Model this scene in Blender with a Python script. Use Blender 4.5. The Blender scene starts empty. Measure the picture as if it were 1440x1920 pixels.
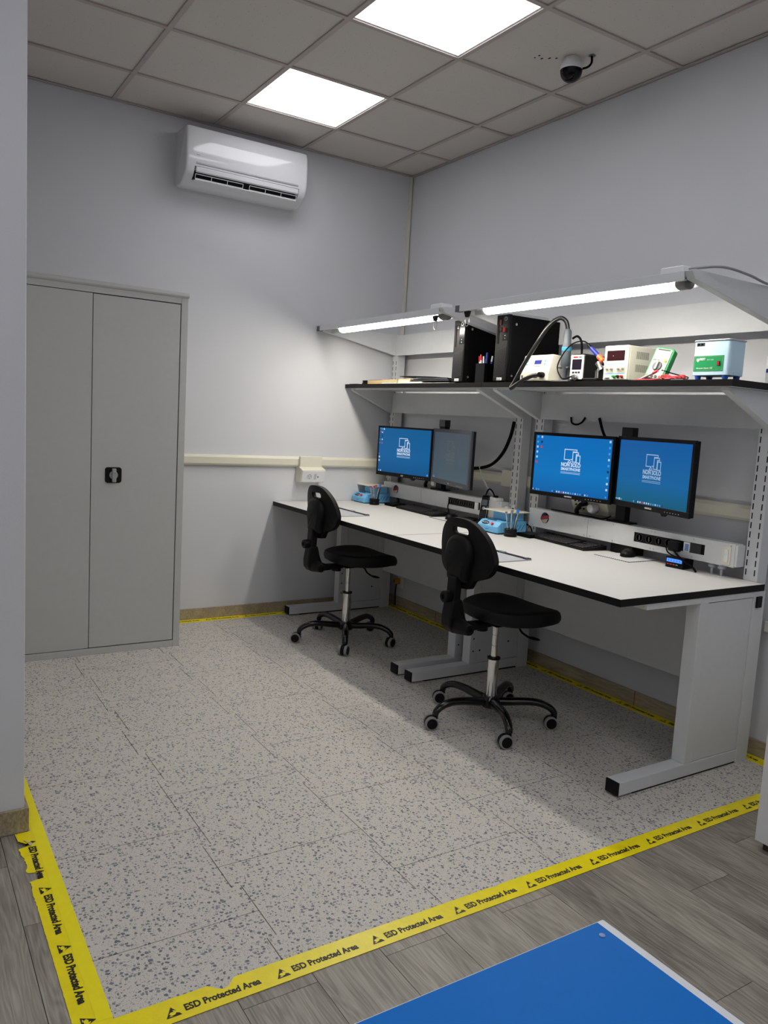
import bpy, bmesh, math, random
from mathutils import Vector, Matrix
random.seed(7)
S = bpy.context.scene
COL = S.collection
PI = math.pi

# ---------------------------------------------------------------- camera
cam = bpy.data.cameras.new('camera')
co = bpy.data.objects.new('camera', cam)
COL.objects.link(co)
Rr = Vector((0.5324, 0.8445, 0.0573)).normalized()
Fw = Vector((-0.8366, 0.5353, -0.1166)).normalized()
Fw = (Fw - Rr * Fw.dot(Rr)).normalized()
Up = Rr.cross(Fw)
m = Matrix((Rr, Up, -Fw)).transposed().to_4x4()
m.translation = Vector((4.8587, -3.1931, 1.36))
co.matrix_world = m
cam.sensor_fit = 'HORIZONTAL'
cam.sensor_width = 36.0
cam.lens = 36.0 * 1474.5 / 1440
cam.clip_start = 0.02
S.camera = co

# ---------------------------------------------------------------- world, exposure
w = bpy.data.worlds.new('world')
S.world = w
w.use_nodes = True
w.node_tree.nodes['Background'].inputs[0].default_value = (0.6, 0.65, 0.75, 1)
w.node_tree.nodes['Background'].inputs[1].default_value = 0.15
S.view_settings.view_transform = 'Standard'
S.view_settings.look = 'None'
S.view_settings.exposure = 0.0
S.view_settings.gamma = 1.0
S.view_settings.use_curve_mapping = False
L_PANEL = 5.6       # radiance of the ceiling LED panels
L_TUBE = 44.0       # radiance of the bench lamps' tubes

# ---------------------------------------------------------------- materials
def lin(h):
    h = h.lstrip('#')
    c = [int(h[i:i + 2], 16) / 255 for i in (0, 2, 4)]
    return tuple((x / 12.92 if x <= 0.04045 else ((x + 0.055) / 1.055) ** 2.4) for x in c)

_M = {}
def M(name, hexc, rough=0.5, metal=0.0, var=0.04, scale=30.0, bump=0.0, bscale=200.0, emit=None, es=1.0, coat=0.0, stretch=None, spec=None):
    if name in _M:
        return _M[name]
    c = lin(hexc)
    mt = bpy.data.materials.new(name)
    mt.use_nodes = True
    nt = mt.node_tree
    N = nt.nodes
    b = N['Principled BSDF']
    b.inputs['Roughness'].default_value = rough
    b.inputs['Metallic'].default_value = metal
    if coat: b.inputs['Coat Weight'].default_value = coat
    if spec is not None: b.inputs['Specular IOR Level'].default_value = spec
    tc = N.new('ShaderNodeTexCoord')
    mp = N.new('ShaderNodeMapping')
    nt.links.new(tc.outputs['Object'], mp.inputs[0])
    if stretch: mp.inputs['Scale'].default_value = stretch
    nz = N.new('ShaderNodeTexNoise')
    nz.inputs['Scale'].default_value = scale
    nz.inputs['Detail'].default_value = 4
    nt.links.new(mp.outputs[0], nz.inputs['Vector'])
    mx = N.new('ShaderNodeMix'); mx.data_type = 'RGBA'
    mx.inputs[6].default_value = tuple(x * (1 - var * 2) for x in c) + (1,)
    mx.inputs[7].default_value = tuple(min(1, x * (1 + var * 2)) for x in c) + (1,)
    nt.links.new(nz.outputs[0], mx.inputs[0])
    nt.links.new(mx.outputs[2], b.inputs['Base Color'])
    if bump:
        n2 = N.new('ShaderNodeTexNoise'); n2.inputs['Scale'].default_value = bscale
        nt.links.new(mp.outputs[0], n2.inputs['Vector'])
        bp = N.new('ShaderNodeBump'); bp.inputs['Strength'].default_value = bump
        bp.inputs['Distance'].default_value = 0.002
        nt.links.new(n2.outputs[0], bp.inputs['Height'])
        nt.links.new(bp.outputs[0], b.inputs['Normal'])
    if emit:
        b.inputs['Emission Color'].default_value = lin(emit) + (1,)
        b.inputs['Emission Strength'].default_value = es
    _M[name] = mt
    return mt

wallm = M('wall_paint', 'd2d3d7', 0.75, var=0.02, scale=3, bump=0.12, bscale=260, spec=0.25)
ceilm_bar = M('grid_metal', 'b3a9a6', 0.5, var=0.03)
rail = M('light_grey_steel', 'cfd1d3', 0.42, var=0.02, bump=0.05, bscale=900)
cabm = M('cabinet_steel', 'b4b5b4', 0.5, var=0.02, bump=0.10, bscale=700)
cabgap = M('cabinet_gap', '08080c', 0.8)
lam = M('white_laminate', 'cac9c6', 0.55, var=0.01)
edge = M('black_edge', '050506', 0.5, var=0.1, spec=.2)
blackp = M('black_plastic', '08080a', 0.45, var=0.15, bump=0.05, bscale=600, spec=.2)
blackg = M('black_gloss', '07070a', 0.18, var=0.1)
blackm = M('black_matt', '060607', 0.65, var=0.12, spec=.1)
chairshell = M('chair_shell', '07070a', 0.5, var=0.12, spec=.22, bump=0.15, bscale=900)
chairpu = M('chair_seat_foam', '05060a', 0.6, var=0.15, spec=.3, bump=0.2, bscale=700)
chrome = M('chrome', 'd8d8da', 0.09, 1.0, var=0.02)
steelm = M('brushed_steel', 'b9b9bb', 0.3, 1.0, var=0.05)
tyre = M('grey_tyre', '8a8987', 0.6)
ivory = M('ivory_plastic', 'dbd7c6', 0.45, var=0.02)
whitep = M('white_plastic', 'e3e4e6', 0.35, var=0.01)
acw = M('ac_white', 'dcdcdf', 0.09, var=0.01)
holem = M('dark_hole', '020203', 0.9, var=0)
yellow = M('yellow_tape', 'f2e000', 0.32, var=0.06, scale=25, bump=0.25, bscale=120)
ink = M('black_ink', '0b0a06', 0.5)
mat_blue = M('blue_mat', '006cc2', 0.5, var=0.03, scale=3, spec=0.12)
mat_white = M('white_table', 'd7dade', 0.4)
ltblue = M('light_blue_metal', '6ab2df', 0.4, var=0.02)
padm = M('light_grey_mat', 'a9abb0', 0.7, var=0.03)
cream = M('cream_plate', 'd8d3c4', 0.4)
greyp = M('grey_plastic', '5a5d62', 0.5)
beige = M('instrument_cream', 'd3cfc0', 0.45, var=0.02)
greenm = M('green_rubber', '12914a', 0.5, var=0.03)
bluem = M('blue_plastic', '1f58b8', 0.4)
navy = M('navy_plastic', '1c2c8a', 0.4)
orange = M('orange_plastic', 'e8642a', 0.45)
redm = M('red_plastic', 'd3232f', 0.4)
redw = M('red_rubber', 'e04550', 0.5)
skyb = M('ultrasonic_paint', 'bfdcee', 0.35, var=0.01)
grn = M('green_panel', '0d8a50', 0.4)
lcd = M('lcd_olive', 'b9c39a', 0.3)
gold = M('brass', 'b08a3a', 0.3, 1.0)
whitei = M('white_print', 'e9e9ea', 0.5)
paleblue = M('pale_blue_print', '7fb4e6', 0.5)
kraft = M('kraft_card', 'b39d70', 0.7)
paper = M('white_card', 'b9b7b1', 0.7)
skin_base = None

def wood_mat(name, dark, light, planks=True):
    mt = bpy.data.materials.new(name); mt.use_nodes = True
    nt = mt.node_tree; N = nt.nodes; b = N['Principled BSDF']
    b.inputs['Roughness'].default_value = 0.48
    geo = N.new('ShaderNodeTexCoord')
    oi = N.new('ShaderNodeObjectInfo')
    mul = N.new('ShaderNodeVectorMath'); mul.operation = 'MULTIPLY'
    mul.inputs[1].default_value = (37.0, 11.0, 5.0)
    cmb = N.new('ShaderNodeCombineXYZ')
    for i in range(3): nt.links.new(oi.outputs['Random'], cmb.inputs[i])
    nt.links.new(cmb.outputs[0], mul.inputs[0])
    add = N.new('ShaderNodeVectorMath'); add.operation = 'ADD'
    nt.links.new(geo.outputs['Object'], add.inputs[0]); nt.links.new(mul.outputs[0], add.inputs[1])
    # wood rings: distorted distance bands
    mp = N.new('ShaderNodeMapping'); mp.inputs['Scale'].default_value = (1.1, 9.0, 9.0)
    nt.links.new(add.outputs[0], mp.inputs[0])
    nz = N.new('ShaderNodeTexNoise'); nz.inputs['Scale'].default_value = 1.3; nz.inputs['Detail'].default_value = 3
    nt.links.new(mp.outputs[0], nz.inputs['Vector'])
    sc = N.new('ShaderNodeMath'); sc.operation = 'MULTIPLY'; sc.inputs[1].default_value = 16.0
    nt.links.new(nz.outputs[0], sc.inputs[0])
    sn = N.new('ShaderNodeMath'); sn.operation = 'SINE'
    s2 = N.new('ShaderNodeMath'); s2.operation = 'MULTIPLY'; s2.inputs[1].default_value = 6.283
    nt.links.new(sc.outputs[0], s2.inputs[0]); nt.links.new(s2.outputs[0], sn.inputs[0])
    mp2 = N.new('ShaderNodeMapping'); mp2.inputs['Scale'].default_value = (5.0, 140.0, 50.0)
    nt.links.new(add.outputs[0], mp2.inputs[0])
    n2 = N.new('ShaderNodeTexNoise'); n2.inputs['Scale'].default_value = 1.5; n2.inputs['Detail'].default_value = 5
    nt.links.new(mp2.outputs[0], n2.inputs['Vector'])
    n3 = N.new('ShaderNodeTexNoise'); n3.inputs['Scale'].default_value = 2.0
    mp3 = N.new('ShaderNodeMapping'); mp3.inputs['Scale'].default_value = (1.5, 5.0, 5.0)
    nt.links.new(add.outputs[0], mp3.inputs[0]); nt.links.new(mp3.outputs[0], n3.inputs['Vector'])
    def math_(op, a, bb, v=None):
        q = N.new('ShaderNodeMath'); q.operation = op
        nt.links.new(a, q.inputs[0])
        if v is None: nt.links.new(bb, q.inputs[1])
        else: q.inputs[1].default_value = v
        return q.outputs[0]
    r1 = math_('MULTIPLY', sn.outputs[0], None, 0.10)
    r2 = math_('MULTIPLY', n2.outputs[0], None, 0.75)
    r3 = math_('MULTIPLY', n3.outputs[0], None, 0.75)
    r4 = math_('MULTIPLY', oi.outputs['Random'], None, 0.28)
    t = math_('ADD', r1, r2); t = math_('ADD', t, r3); t = math_('ADD', t, r4); t = math_('SUBTRACT', t, None, 0.36)
    cr = N.new('ShaderNodeValToRGB')
    cr.color_ramp.elements[0].position = 0.15; cr.color_ramp.elements[0].color = lin(dark) + (1,)
    cr.color_ramp.elements[1].position = 0.95; cr.color_ramp.elements[1].color = lin(light) + (1,)
    nt.links.new(t, cr.inputs[0]); nt.links.new(cr.outputs[0], b.inputs['Base Color'])
    bp = N.new('ShaderNodeBump'); bp.inputs['Strength'].default_value = 0.15; bp.inputs['Distance'].default_value = 0.001
    nt.links.new(n2.outputs[0], bp.inputs['Height']); nt.links.new(bp.outputs[0], b.inputs['Normal'])
    return mt
plankm = wood_mat('grey_oak_laminate', '5c564e', 'aaa498')
basem = wood_mat('oak_baseboard', '7d715c', 'bcae94')

def esd_mat():
    mt = bpy.data.materials.new('speckled_vinyl'); mt.use_nodes = True
    nt = mt.node_tree; N = nt.nodes; b = N['Principled BSDF']
    b.inputs['Roughness'].default_value = 0.5
    b.inputs['Specular IOR Level'].default_value = 0.35
    tc = N.new('ShaderNodeTexCoord')
    mp = N.new('ShaderNodeMapping'); mp.inputs['Scale'].default_value = (1, 1, 0)
    nt.links.new(tc.outputs['Object'], mp.inputs[0])
    nzw = N.new('ShaderNodeTexNoise'); nzw.inputs['Scale'].default_value = 70
    nt.links.new(mp.outputs[0], nzw.inputs['Vector'])
    vm = N.new('ShaderNodeVectorMath'); vm.operation = 'MULTIPLY_ADD'
    vm.inputs[1].default_value = (0.014, 0.014, 0)
    nt.links.new(nzw.outputs['Color'], vm.inputs[0]); nt.links.new(mp.outputs[0], vm.inputs[2])
    base = None
    def layer(scale, thr, keep, seed):
        m0 = N.new('ShaderNodeMapping'); m0.inputs['Location'].default_value = (seed, seed * 1.7, 0)
        nt.links.new(vm.outputs[0], m0.inputs[0])
        v = N.new('ShaderNodeTexVoronoi'); v.voronoi_dimensions = '2D'; v.inputs['Scale'].default_value = scale
        nt.links.new(m0.outputs[0], v.inputs['Vector'])
        sep = N.new('ShaderNodeSeparateColor'); nt.links.new(v.outputs['Color'], sep.inputs[0])
        a = N.new('ShaderNodeMath'); a.operation = 'GREATER_THAN'; a.inputs[1].default_value = keep
        nt.links.new(sep.outputs[0], a.inputs[0])
        t = N.new('ShaderNodeMath'); t.operation = 'MULTIPLY'; t.inputs[1].default_value = thr
        nt.links.new(sep.outputs[1], t.inputs[0])
        t2 = N.new('ShaderNodeMath'); t2.operation = 'ADD'; t2.inputs[1].default_value = thr * 0.6
        nt.links.new(t.outputs[0], t2.inputs[0])
        l = N.new('ShaderNodeMath'); l.operation = 'LESS_THAN'
        nt.links.new(v.outputs['Distance'], l.inputs[0]); nt.links.new(t2.outputs[0], l.inputs[1])
        q = N.new('ShaderNodeMath'); q.operation = 'MULTIPLY'
        nt.links.new(a.outputs[0], q.inputs[0]); nt.links.new(l.outputs[0], q.inputs[1])
        return q.outputs[0], sep.outputs[2]
    c1, r1 = layer(90, 0.28, 0.58, 3.1)
    c2, r2 = layer(190, 0.26, 0.55, 9.4)
    n2 = N.new('ShaderNodeTexNoise'); n2.inputs['Scale'].default_value = 420; n2.inputs['Detail'].default_value = 2
    nt.links.new(mp.outputs[0], n2.inputs['Vector'])
    rb = N.new('ShaderNodeValToRGB')
    rb.color_ramp.elements[0].position = 0.35; rb.color_ramp.elements[0].color = lin('b7b2aa') + (1,)
    rb.color_ramp.elements[1].position = 0.65; rb.color_ramp.elements[1].color = lin('d3cec4') + (1,)
    nt.links.new(n2.outputs[0], rb.inputs[0])
    m1 = N.new('ShaderNodeMix'); m1.data_type = 'RGBA'
    f2 = N.new('ShaderNodeMath'); f2.operation = 'MULTIPLY'; f2.inputs[1].default_value = 0.7
    nt.links.new(c2, f2.inputs[0]); nt.links.new(f2.outputs[0], m1.inputs[0])
    nt.links.new(rb.outputs[0], m1.inputs[6]); m1.inputs[7].default_value = lin('85848a') + (1,)
    m2 = N.new('ShaderNodeMix'); m2.data_type = 'RGBA'
    nt.links.new(c1, m2.inputs[0]); nt.links.new(m1.outputs[2], m2.inputs[6])
    chip = N.new('ShaderNodeMix'); chip.data_type = 'RGBA'
    chip.inputs[6].default_value = lin('5f636f') + (1,); chip.inputs[7].default_value = lin('84858c') + (1,)
    nt.links.new(r1, chip.inputs[0]); nt.links.new(chip.outputs[2], m2.inputs[7])
    nt.links.new(m2.outputs[2], b.inputs['Base Color'])
    return mt
esdm = esd_mat()

def ceil_mat():
    mt = bpy.data.materials.new('mineral_fibre'); mt.use_nodes = True
    nt = mt.node_tree; N = nt.nodes; b = N['Principled BSDF']
    b.inputs['Roughness'].default_value = 0.9; b.inputs['Specular IOR Level'].default_value = 0.1
    tc = N.new('ShaderNodeTexCoord')
    v = N.new('ShaderNodeTexVoronoi'); v.inputs['Scale'].default_value = 70
    nt.links.new(tc.outputs['Object'], v.inputs['Vector'])
    sep = N.new('ShaderNodeSeparateColor'); nt.links.new(v.outputs['Color'], sep.inputs[0])
    a = N.new('ShaderNodeMath'); a.operation = 'GREATER_THAN'; a.inputs[1].default_value = 0.7
    nt.links.new(sep.outputs[0], a.inputs[0])
    l = N.new('ShaderNodeMath'); l.operation = 'LESS_THAN'; l.inputs[1].default_value = 0.12
    nt.links.new(v.outputs['Distance'], l.inputs[0])
    q = N.new('ShaderNodeMath'); q.operation = 'MULTIPLY'
    nt.links.new(a.outputs[0], q.inputs[0]); nt.links.new(l.outputs[0], q.inputs[1])
    mx = N.new('ShaderNodeMix'); mx.data_type = 'RGBA'
    mx.inputs[6].default_value = lin('d0cbc6') + (1,); mx.inputs[7].default_value = lin('85807c') + (1,)
    nt.links.new(q.outputs[0], mx.inputs[0]); nt.links.new(mx.outputs[2], b.inputs['Base Color'])
    n = N.new('ShaderNodeTexNoise'); n.inputs['Scale'].default_value = 250
    nt.links.new(tc.outputs['Object'], n.inputs['Vector'])
    bp = N.new('ShaderNodeBump'); bp.inputs['Strength'].default_value = 0.25; bp.inputs['Distance'].default_value = 0.002
    nt.links.new(n.outputs[0], bp.inputs['Height']); nt.links.new(bp.outputs[0], b.inputs['Normal'])
    return mt
ceilm = ceil_mat()

def emis(name, hexc, s, base='101010'):
    return M(name, base, 0.5, emit=hexc, es=s, var=0)
panelm = emis('led_panel', 'fafbff', L_PANEL, 'eeeeee')
tubem = emis('led_tube', 'fff8ea', L_TUBE, 'eeeeee')

def screen_mat(name, c_top, c_mid, c_bot, s):
    mt = bpy.data.materials.new(name); mt.use_nodes = True
    nt = mt.node_tree; N = nt.nodes; b = N['Principled BSDF']
    b.inputs['Base Color'].default_value = (0.004, 0.004, 0.005, 1); b.inputs['Roughness'].default_value = 0.3; b.inputs['Specular IOR Level'].default_value = 0.15
    tc = N.new('ShaderNodeTexCoord'); sp = N.new('ShaderNodeSeparateXYZ')
    nt.links.new(tc.outputs['Generated'], sp.inputs[0])
    cr = N.new('ShaderNodeValToRGB')
    e = cr.color_ramp.elements
    e[0].position = 0.0; e[0].color = lin(c_bot) + (1,)
    e[1].position = 1.0; e[1].color = lin(c_top) + (1,)
    k = e.new(0.35); k.color = lin(c_mid) + (1,)
    nt.links.new(sp.outputs['Z'], cr.inputs[0])
    nt.links.new(cr.outputs[0], b.inputs['Emission Color'])
    b.inputs['Emission Strength'].default_value = s
    return mt

# ---------------------------------------------------------------- mesh helpers
class MB:
    def __init__(s): s.v = []; s.f = []; s.sm = []
    def add(s, vs, fs, smooth=False):
        o = len(s.v); s.v += [tuple(p) for p in vs]
        for f in fs: s.f.append(tuple(o + i for i in f)); s.sm.append(smooth)
        return s
    def box(s, x0, x1, y0, y1, z0, z1):
        x0, x1 = min(x0, x1), max(x0, x1); y0, y1 = min(y0, y1), max(y0, y1); z0, z1 = min(z0, z1), max(z0, z1)
        v = [(x0, y0, z0), (x1, y0, z0), (x1, y1, z0), (x0, y1, z0), (x0, y0, z1), (x1, y0, z1), (x1, y1, z1), (x0, y1, z1)]
        return s.add(v, [(0, 3, 2, 1), (4, 5, 6, 7), (0, 1, 5, 4), (1, 2, 6, 5), (2, 3, 7, 6), (3, 0, 4, 7)])
    def prism(s, poly, axis, lo, hi, smooth=False):
        """poly: list of 2D points; axis 'x': (y,z), 'y': (x,z), 'z': (x,y)"""
        def P(p, t):
            return {'x': (t, p[0], p[1]), 'y': (p[0], t, p[1]), 'z': (p[0], p[1], t)}[axis]
        n = len(poly)
        a = sum(poly[i][0] * poly[(i + 1) % n][1] - poly[(i + 1) % n][0] * poly[i][1] for i in range(n))
        if a < 0: poly = poly[::-1]
        v = [P(p, lo) for p in poly] + [P(p, hi) for p in poly]
        flip = axis == 'y'
        fs = [tuple(range(n))[::-1], tuple(range(n, 2 * n))]
        side = [(i, (i + 1) % n, n + (i + 1) % n, n + i) for i in range(n)]
        if flip: fs = [f[::-1] for f in fs]; side = [f[::-1] for f in side]
        o = len(s.v); s.v += v
        for f in fs: s.f.append(tuple(o + i for i in f)); s.sm.append(False)
        for f in side: s.f.append(tuple(o + i for i in f)); s.sm.append(smooth)
        return s
    def cyl(s, p0, p1, r0, r1=None, n=16, caps=True, smooth=True):
        r1 = r0 if r1 is None else r1
        p0 = Vector(p0); p1 = Vector(p1); d = (p1 - p0).normalized()
        a = Vector((0, 0, 1)) if abs(d.z) < 0.9 else Vector((1, 0, 0))
        u = d.cross(a).normalized(); w_ = d.cross(u)
        v = []
        for p, r in ((p0, r0), (p1, r1)):
            for i in range(n):
                t = 2 * PI * i / n
                v.append(p + u * (r * math.cos(t)) + w_ * (r * math.sin(t)))
        o = len(s.v); s.v += [tuple(q) for q in v]
        for i in range(n):
            j = (i + 1) % n
            s.f.append((o + i, o + n + i, o + n + j, o + j)); s.sm.append(smooth)
        if caps:
            s.f.append(tuple(o + i for i in range(n))); s.sm.append(False)
            s.f.append(tuple(o + n + i for i in range(n))[::-1]); s.sm.append(False)
        return s
    def lathe(s, prof, c=(0, 0, 0), axis='z', n=24):
        """prof: list of (r, h)"""
        v = []
        for r, h in prof:
            for i in range(n):
                t = 2 * PI * i / n
                a, b = r * math.cos(t), r * math.sin(t)
                q = {'z': (a, b, h), 'x': (h, a, b), 'y': (b, h, a)}[axis]
                v.append((c[0] + q[0], c[1] + q[1], c[2] + q[2]))
        o = len(s.v); s.v += v
        for k in range(len(prof) - 1):
            for i in range(n):
                j = (i + 1) % n
                s.f.append((o + k * n + i, o + k * n + j, o + (k + 1) * n + j, o + (k + 1) * n + i)); s.sm.append(True)
        if prof[0][0] > 1e-6: s.f.append(tuple(o + i for i in range(n))[::-1]); s.sm.append(False)
        e = len(prof) - 1
        if prof[-1][0] > 1e-6: s.f.append(tuple(o + e * n + i for i in range(n))); s.sm.append(False)
        return s
    def tube(s, pts, r, n=8, rads=None, flat=None):
        pts = [Vector(p) for p in pts]
        rads = rads or [r] * len(pts)
        o = len(s.v)
        pu = None
        for i, p in enumerate(pts):
            d = (pts[min(i + 1, len(pts) - 1)] - pts[max(i - 1, 0)]).normalized()
            if pu is None:
                a = Vector((0, 0, 1)) if abs(d.z) < 0.9 else Vector((1, 0, 0))
                pu = (a - d * a.dot(d)).normalized()
            else:
                pu = (pu - d * pu.dot(d)).normalized()
            w_ = d.cross(pu)
            for k in range(n):
                t = 2 * PI * k / n
                fx = flat if flat else 1.0
                s.v.append(tuple(p + pu * (rads[i] * math.cos(t) * fx) + w_ * (rads[i] * math.sin(t))))
        for i in range(len(pts) - 1):
            for k in range(n):
                j = (k + 1) % n
                s.f.append((o + i * n + k, o + i * n + j, o + (i + 1) * n + j, o + (i + 1) * n + k)); s.sm.append(True)
        s.f.append(tuple(o + k for k in range(n))[::-1]); s.sm.append(False)
        e = o + (len(pts) - 1) * n
        s.f.append(tuple(e + k for k in range(n))); s.sm.append(False)
        return s
    def xf(s, mat, start=0):
        for i in range(start, len(s.v)): s.v[i] = tuple(mat @ Vector(s.v[i]))
        return s
    def mesh(s, name, mat=None):
        me = bpy.data.meshes.new(name); me.from_pydata(s.v, [], s.f)
        me.polygons.foreach_set('use_smooth', s.sm)
        if mat: me.materials.append(mat)
        me.update(); return me
    def part(s, name, mat, parent=None, bevel=0, label=None, seg=2, kind=None, mods=None):
        me = s.mesh(name, mat)
        if any(s.sm): me.set_sharp_from_angle(angle=math.radians(38))
        o = bpy.data.objects.new(name, me); COL.objects.link(o)
        if parent: o.parent = parent
        if bevel:
            b = o.modifiers.new('bevel', 'BEVEL'); b.width = bevel; b.segments = seg; b.limit_method = 'ANGLE'; b.angle_limit = 0.6
            b.harden_normals = False
        if label: o['label'] = label
        if kind: o['kind'] = kind
        return o

def spline(pts, n=8):
    P = [Vector(p) for p in pts]; out = []
    for i in range(len(P) - 1):
        p0 = P[max(i - 1, 0)]; p1 = P[i]; p2 = P[i + 1]; p3 = P[min(i + 2, len(P) - 1)]
        for k in range(n):
            t = k / n
            out.append(0.5 * ((2 * p1) + (-p0 + p2) * t + (2 * p0 - 5 * p1 + 4 * p2 - p3) * t * t + (-p0 + 3 * p1 - 3 * p2 + p3) * t ** 3))
    out.append(P[-1]); return out

def rrect(x0, x1, y0, y1, r, n=5):
    pts = []
    for cx, cy, a in ((x1 - r, y1 - r, 0), (x0 + r, y1 - r, 90), (x0 + r, y0 + r, 180), (x1 - r, y0 + r, 270)):
        for i in range(n + 1):
            t = math.radians(a + 90 * i / n); pts.append((cx + r * math.cos(t), cy + r * math.sin(t)))
    return pts

def tag(o, label, cat, group=None, kind=None):
    o['label'] = label; o['category'] = cat
    if group: o['group'] = group
    if kind: o['kind'] = kind
    return o
def thing(name, label, cat, loc=(0, 0, 0), rz=0.0, group=None, rot=None):
    o = bpy.data.objects.new(name, None); COL.objects.link(o)
    o.empty_display_size = 0.05
    o.location = loc; o.rotation_euler = rot if rot else (0, 0, rz)
    return tag(o, label, cat, group)
def struct(o):
    o['kind'] = 'structure'; return o
def copy_tree(o, parent=None):
    c = o.copy(); COL.objects.link(c)
    if parent: c.parent = parent
    for ch in list(o.children): copy_tree(ch, c)
    return c

_T = {}
def text_mesh(body, size=1.0, bold=0.02, sx=1.0, mat=None, width=None):
    key = (body, size, bold, sx, mat.name if mat else '', width)
    if key in _T: return _T[key]
    cu = bpy.data.curves.new('txt', 'FONT'); cu.body = body; cu.size = size; cu.offset = bold * size
    cu.align_x = 'CENTER'; cu.align_y = 'CENTER'; cu.fill_mode = 'FRONT'; cu.resolution_u = 3
    ob = bpy.data.objects.new('txt', cu); COL.objects.link(ob)
    dg = bpy.context.evaluated_depsgraph_get(); dg.update()
    me = bpy.data.meshes.new_from_object(ob.evaluated_get(dg))
    bpy.data.objects.remove(ob)
    xs = [v.co.x for v in me.vertices]
    if width: sx = width / (max(xs) - min(xs))
    cx = (max(xs) + min(xs)) / 2
    for v in me.vertices: v.co.x = (v.co.x - cx) * sx
    me.materials.clear()
    if mat: me.materials.append(mat)
    me.name = 'lettering'; _T[key] = me
    return me
def place_mesh(name, me, parent, loc, rot=(0, 0, 0), scale=None, label=None, kind=None):
    o = bpy.data.objects.new(name, me); COL.objects.link(o); o.parent = parent
    o.location = loc; o.rotation_euler = rot
    if scale: o.scale = scale
    if label: o['label'] = label
    if kind: o['kind'] = kind
    return o
FRONT = (PI / 2, 0, 0)     # text standing in an xz plane, read from -y

# ================================================================ SETTING
H = 3.07
XR, YL = 6.6, -4.6
XB = 2.29            # end face of the left partition
YP = -2.835          # partition side
floor = MB().box(-0.15, XR + .15, YL - .15, 0.15, -0.12, -0.0045).part('floor', M('floor_screed', '242422', 0.9))
struct(floor)
ceiling = struct(MB().box(-0.15, XR + .15, YL - .15, 0.15, H + .035, H + .12).part('ceiling', M('ceiling_void', '3a3a3a', 0.9)))
def stru(name, mb, mat, parent=None, bevel=0):
    o = mb.part(name, mat, parent, bevel)
    if not parent: struct(o)
    return o
wb = stru('wall_back', MB().box(-0.15, 0, YL - .15, 0.15, -0.1, H + .1), wallm)
wr = stru('wall_right', MB().box(0, XR + .15, 0, 0.15, -0.1, H + .1), wallm)
stru('wall_left', MB().box(0.0, XB, YL, YP, -0.1, H + .1), wallm, bevel=0.003)
stru('wall_front', MB().box(XR, XR + .15, YL - .15, 0.0, -0.1, H + .1), wallm)
stru('wall_side', MB().box(0.0, XR, YL - .15, YL, -0.1, H + .1), wallm)

# ---- ceiling: T-bar grid and mineral tiles, each tile a part
gx = [0.453 + 0.6 * k for k in range(11)]
gy = [-0.27 - 0.6 * k for k in range(8)]
bw = 0.012
for x in gx:
    MB().box(x - bw, x + bw, YL, 0, H, H + .006).box(x - .002, x + .002, YL, 0, H + .006, H + .034).part('grid_bar', ceilm_bar, ceiling)
xs_ = [0] + gx + [XR]
for y in gy:
    for a, b in zip(xs_[:-1], xs_[1:]):
        if b - a > 0.03:
            MB().box(a + (bw if a > 0 else 0), b - (bw if b < XR else 0), y - bw, y + bw, H, H + .006).part('grid_bar', ceilm_bar, ceiling)
def angle_bar(x0, x1, y0, y1, vx0, vx1, vy0, vy1):
    MB().box(x0, x1, y0, y1, H - .001, H + .004).box(vx0, vx1, vy0, vy1, H - .001, H + .03).part('wall_angle', ceilm_bar, ceiling)
angle_bar(0, XR, -.022, 0, 0, XR, -.003, 0)
angle_bar(0, .022, YL, -.022, 0, .003, YL, -.022)
LIGHTS = [(0, 1), (2, 1), (4, 1), (6, 1), (8, 1), (5, 4), (7, 4), (9, 4), (5, 6), (8, 6)]   # cells (ix, iy): x from gx[ix], y down from gy[iy]; middle and far rows are unseen, added to brighten the partition
lightcells = {(i, j) for i, j in LIGHTS}
ys_ = [0] + gy + [YL]
shared = None
for i in range(len(xs_) - 1):
    for j in range(len(ys_) - 1):
        a, b = xs_[i], xs_[i + 1]; t, u = ys_[j], ys_[j + 1]
        if b - a < 0.05 or t - u < 0.05: continue
        if (i - 1, j - 1) in lightcells: continue
        if b <= XB and t <= YP: continue
        dz = random.uniform(0, 0.0015)
        full = abs(b - a - .6) < 1e-4 and abs(t - u - .6) < 1e-4
        if full:
            if shared is None:
                shared = MB().box(-.294, .294, -.294, .294, 0, .014).mesh('ceiling_tile', ceilm)
            o = bpy.data.objects.new('ceiling_tile', shared); COL.objects.link(o); o.parent = ceiling
            o.location = ((a + b) / 2, (t + u) / 2, H + .0065 + dz)
            o.rotation_euler = (random.uniform(-.001, .001), random.uniform(-.001, .001), 0)
        else:
            MB().box(a + .005, b - .005, u + .005, t - .005, H + .0065 + dz, H + .02 + dz).part('ceiling_tile', ceilm, ceiling)
# small mounting holes and stain on the tile by the dome camera
hb = MB()
for x, y, l in ((1.925, -.545, .012), (1.90, -.57, .012), (1.915, -.60, .008), (1.885, -.60, .006), (1.945, -.52, .01)):
    hb.box(x - l / 2, x + l / 2, y - .003, y + .003, H + .0055, H + .0075)
hb.part('screw_hole', holem, ceiling, kind='stuff')

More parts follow.
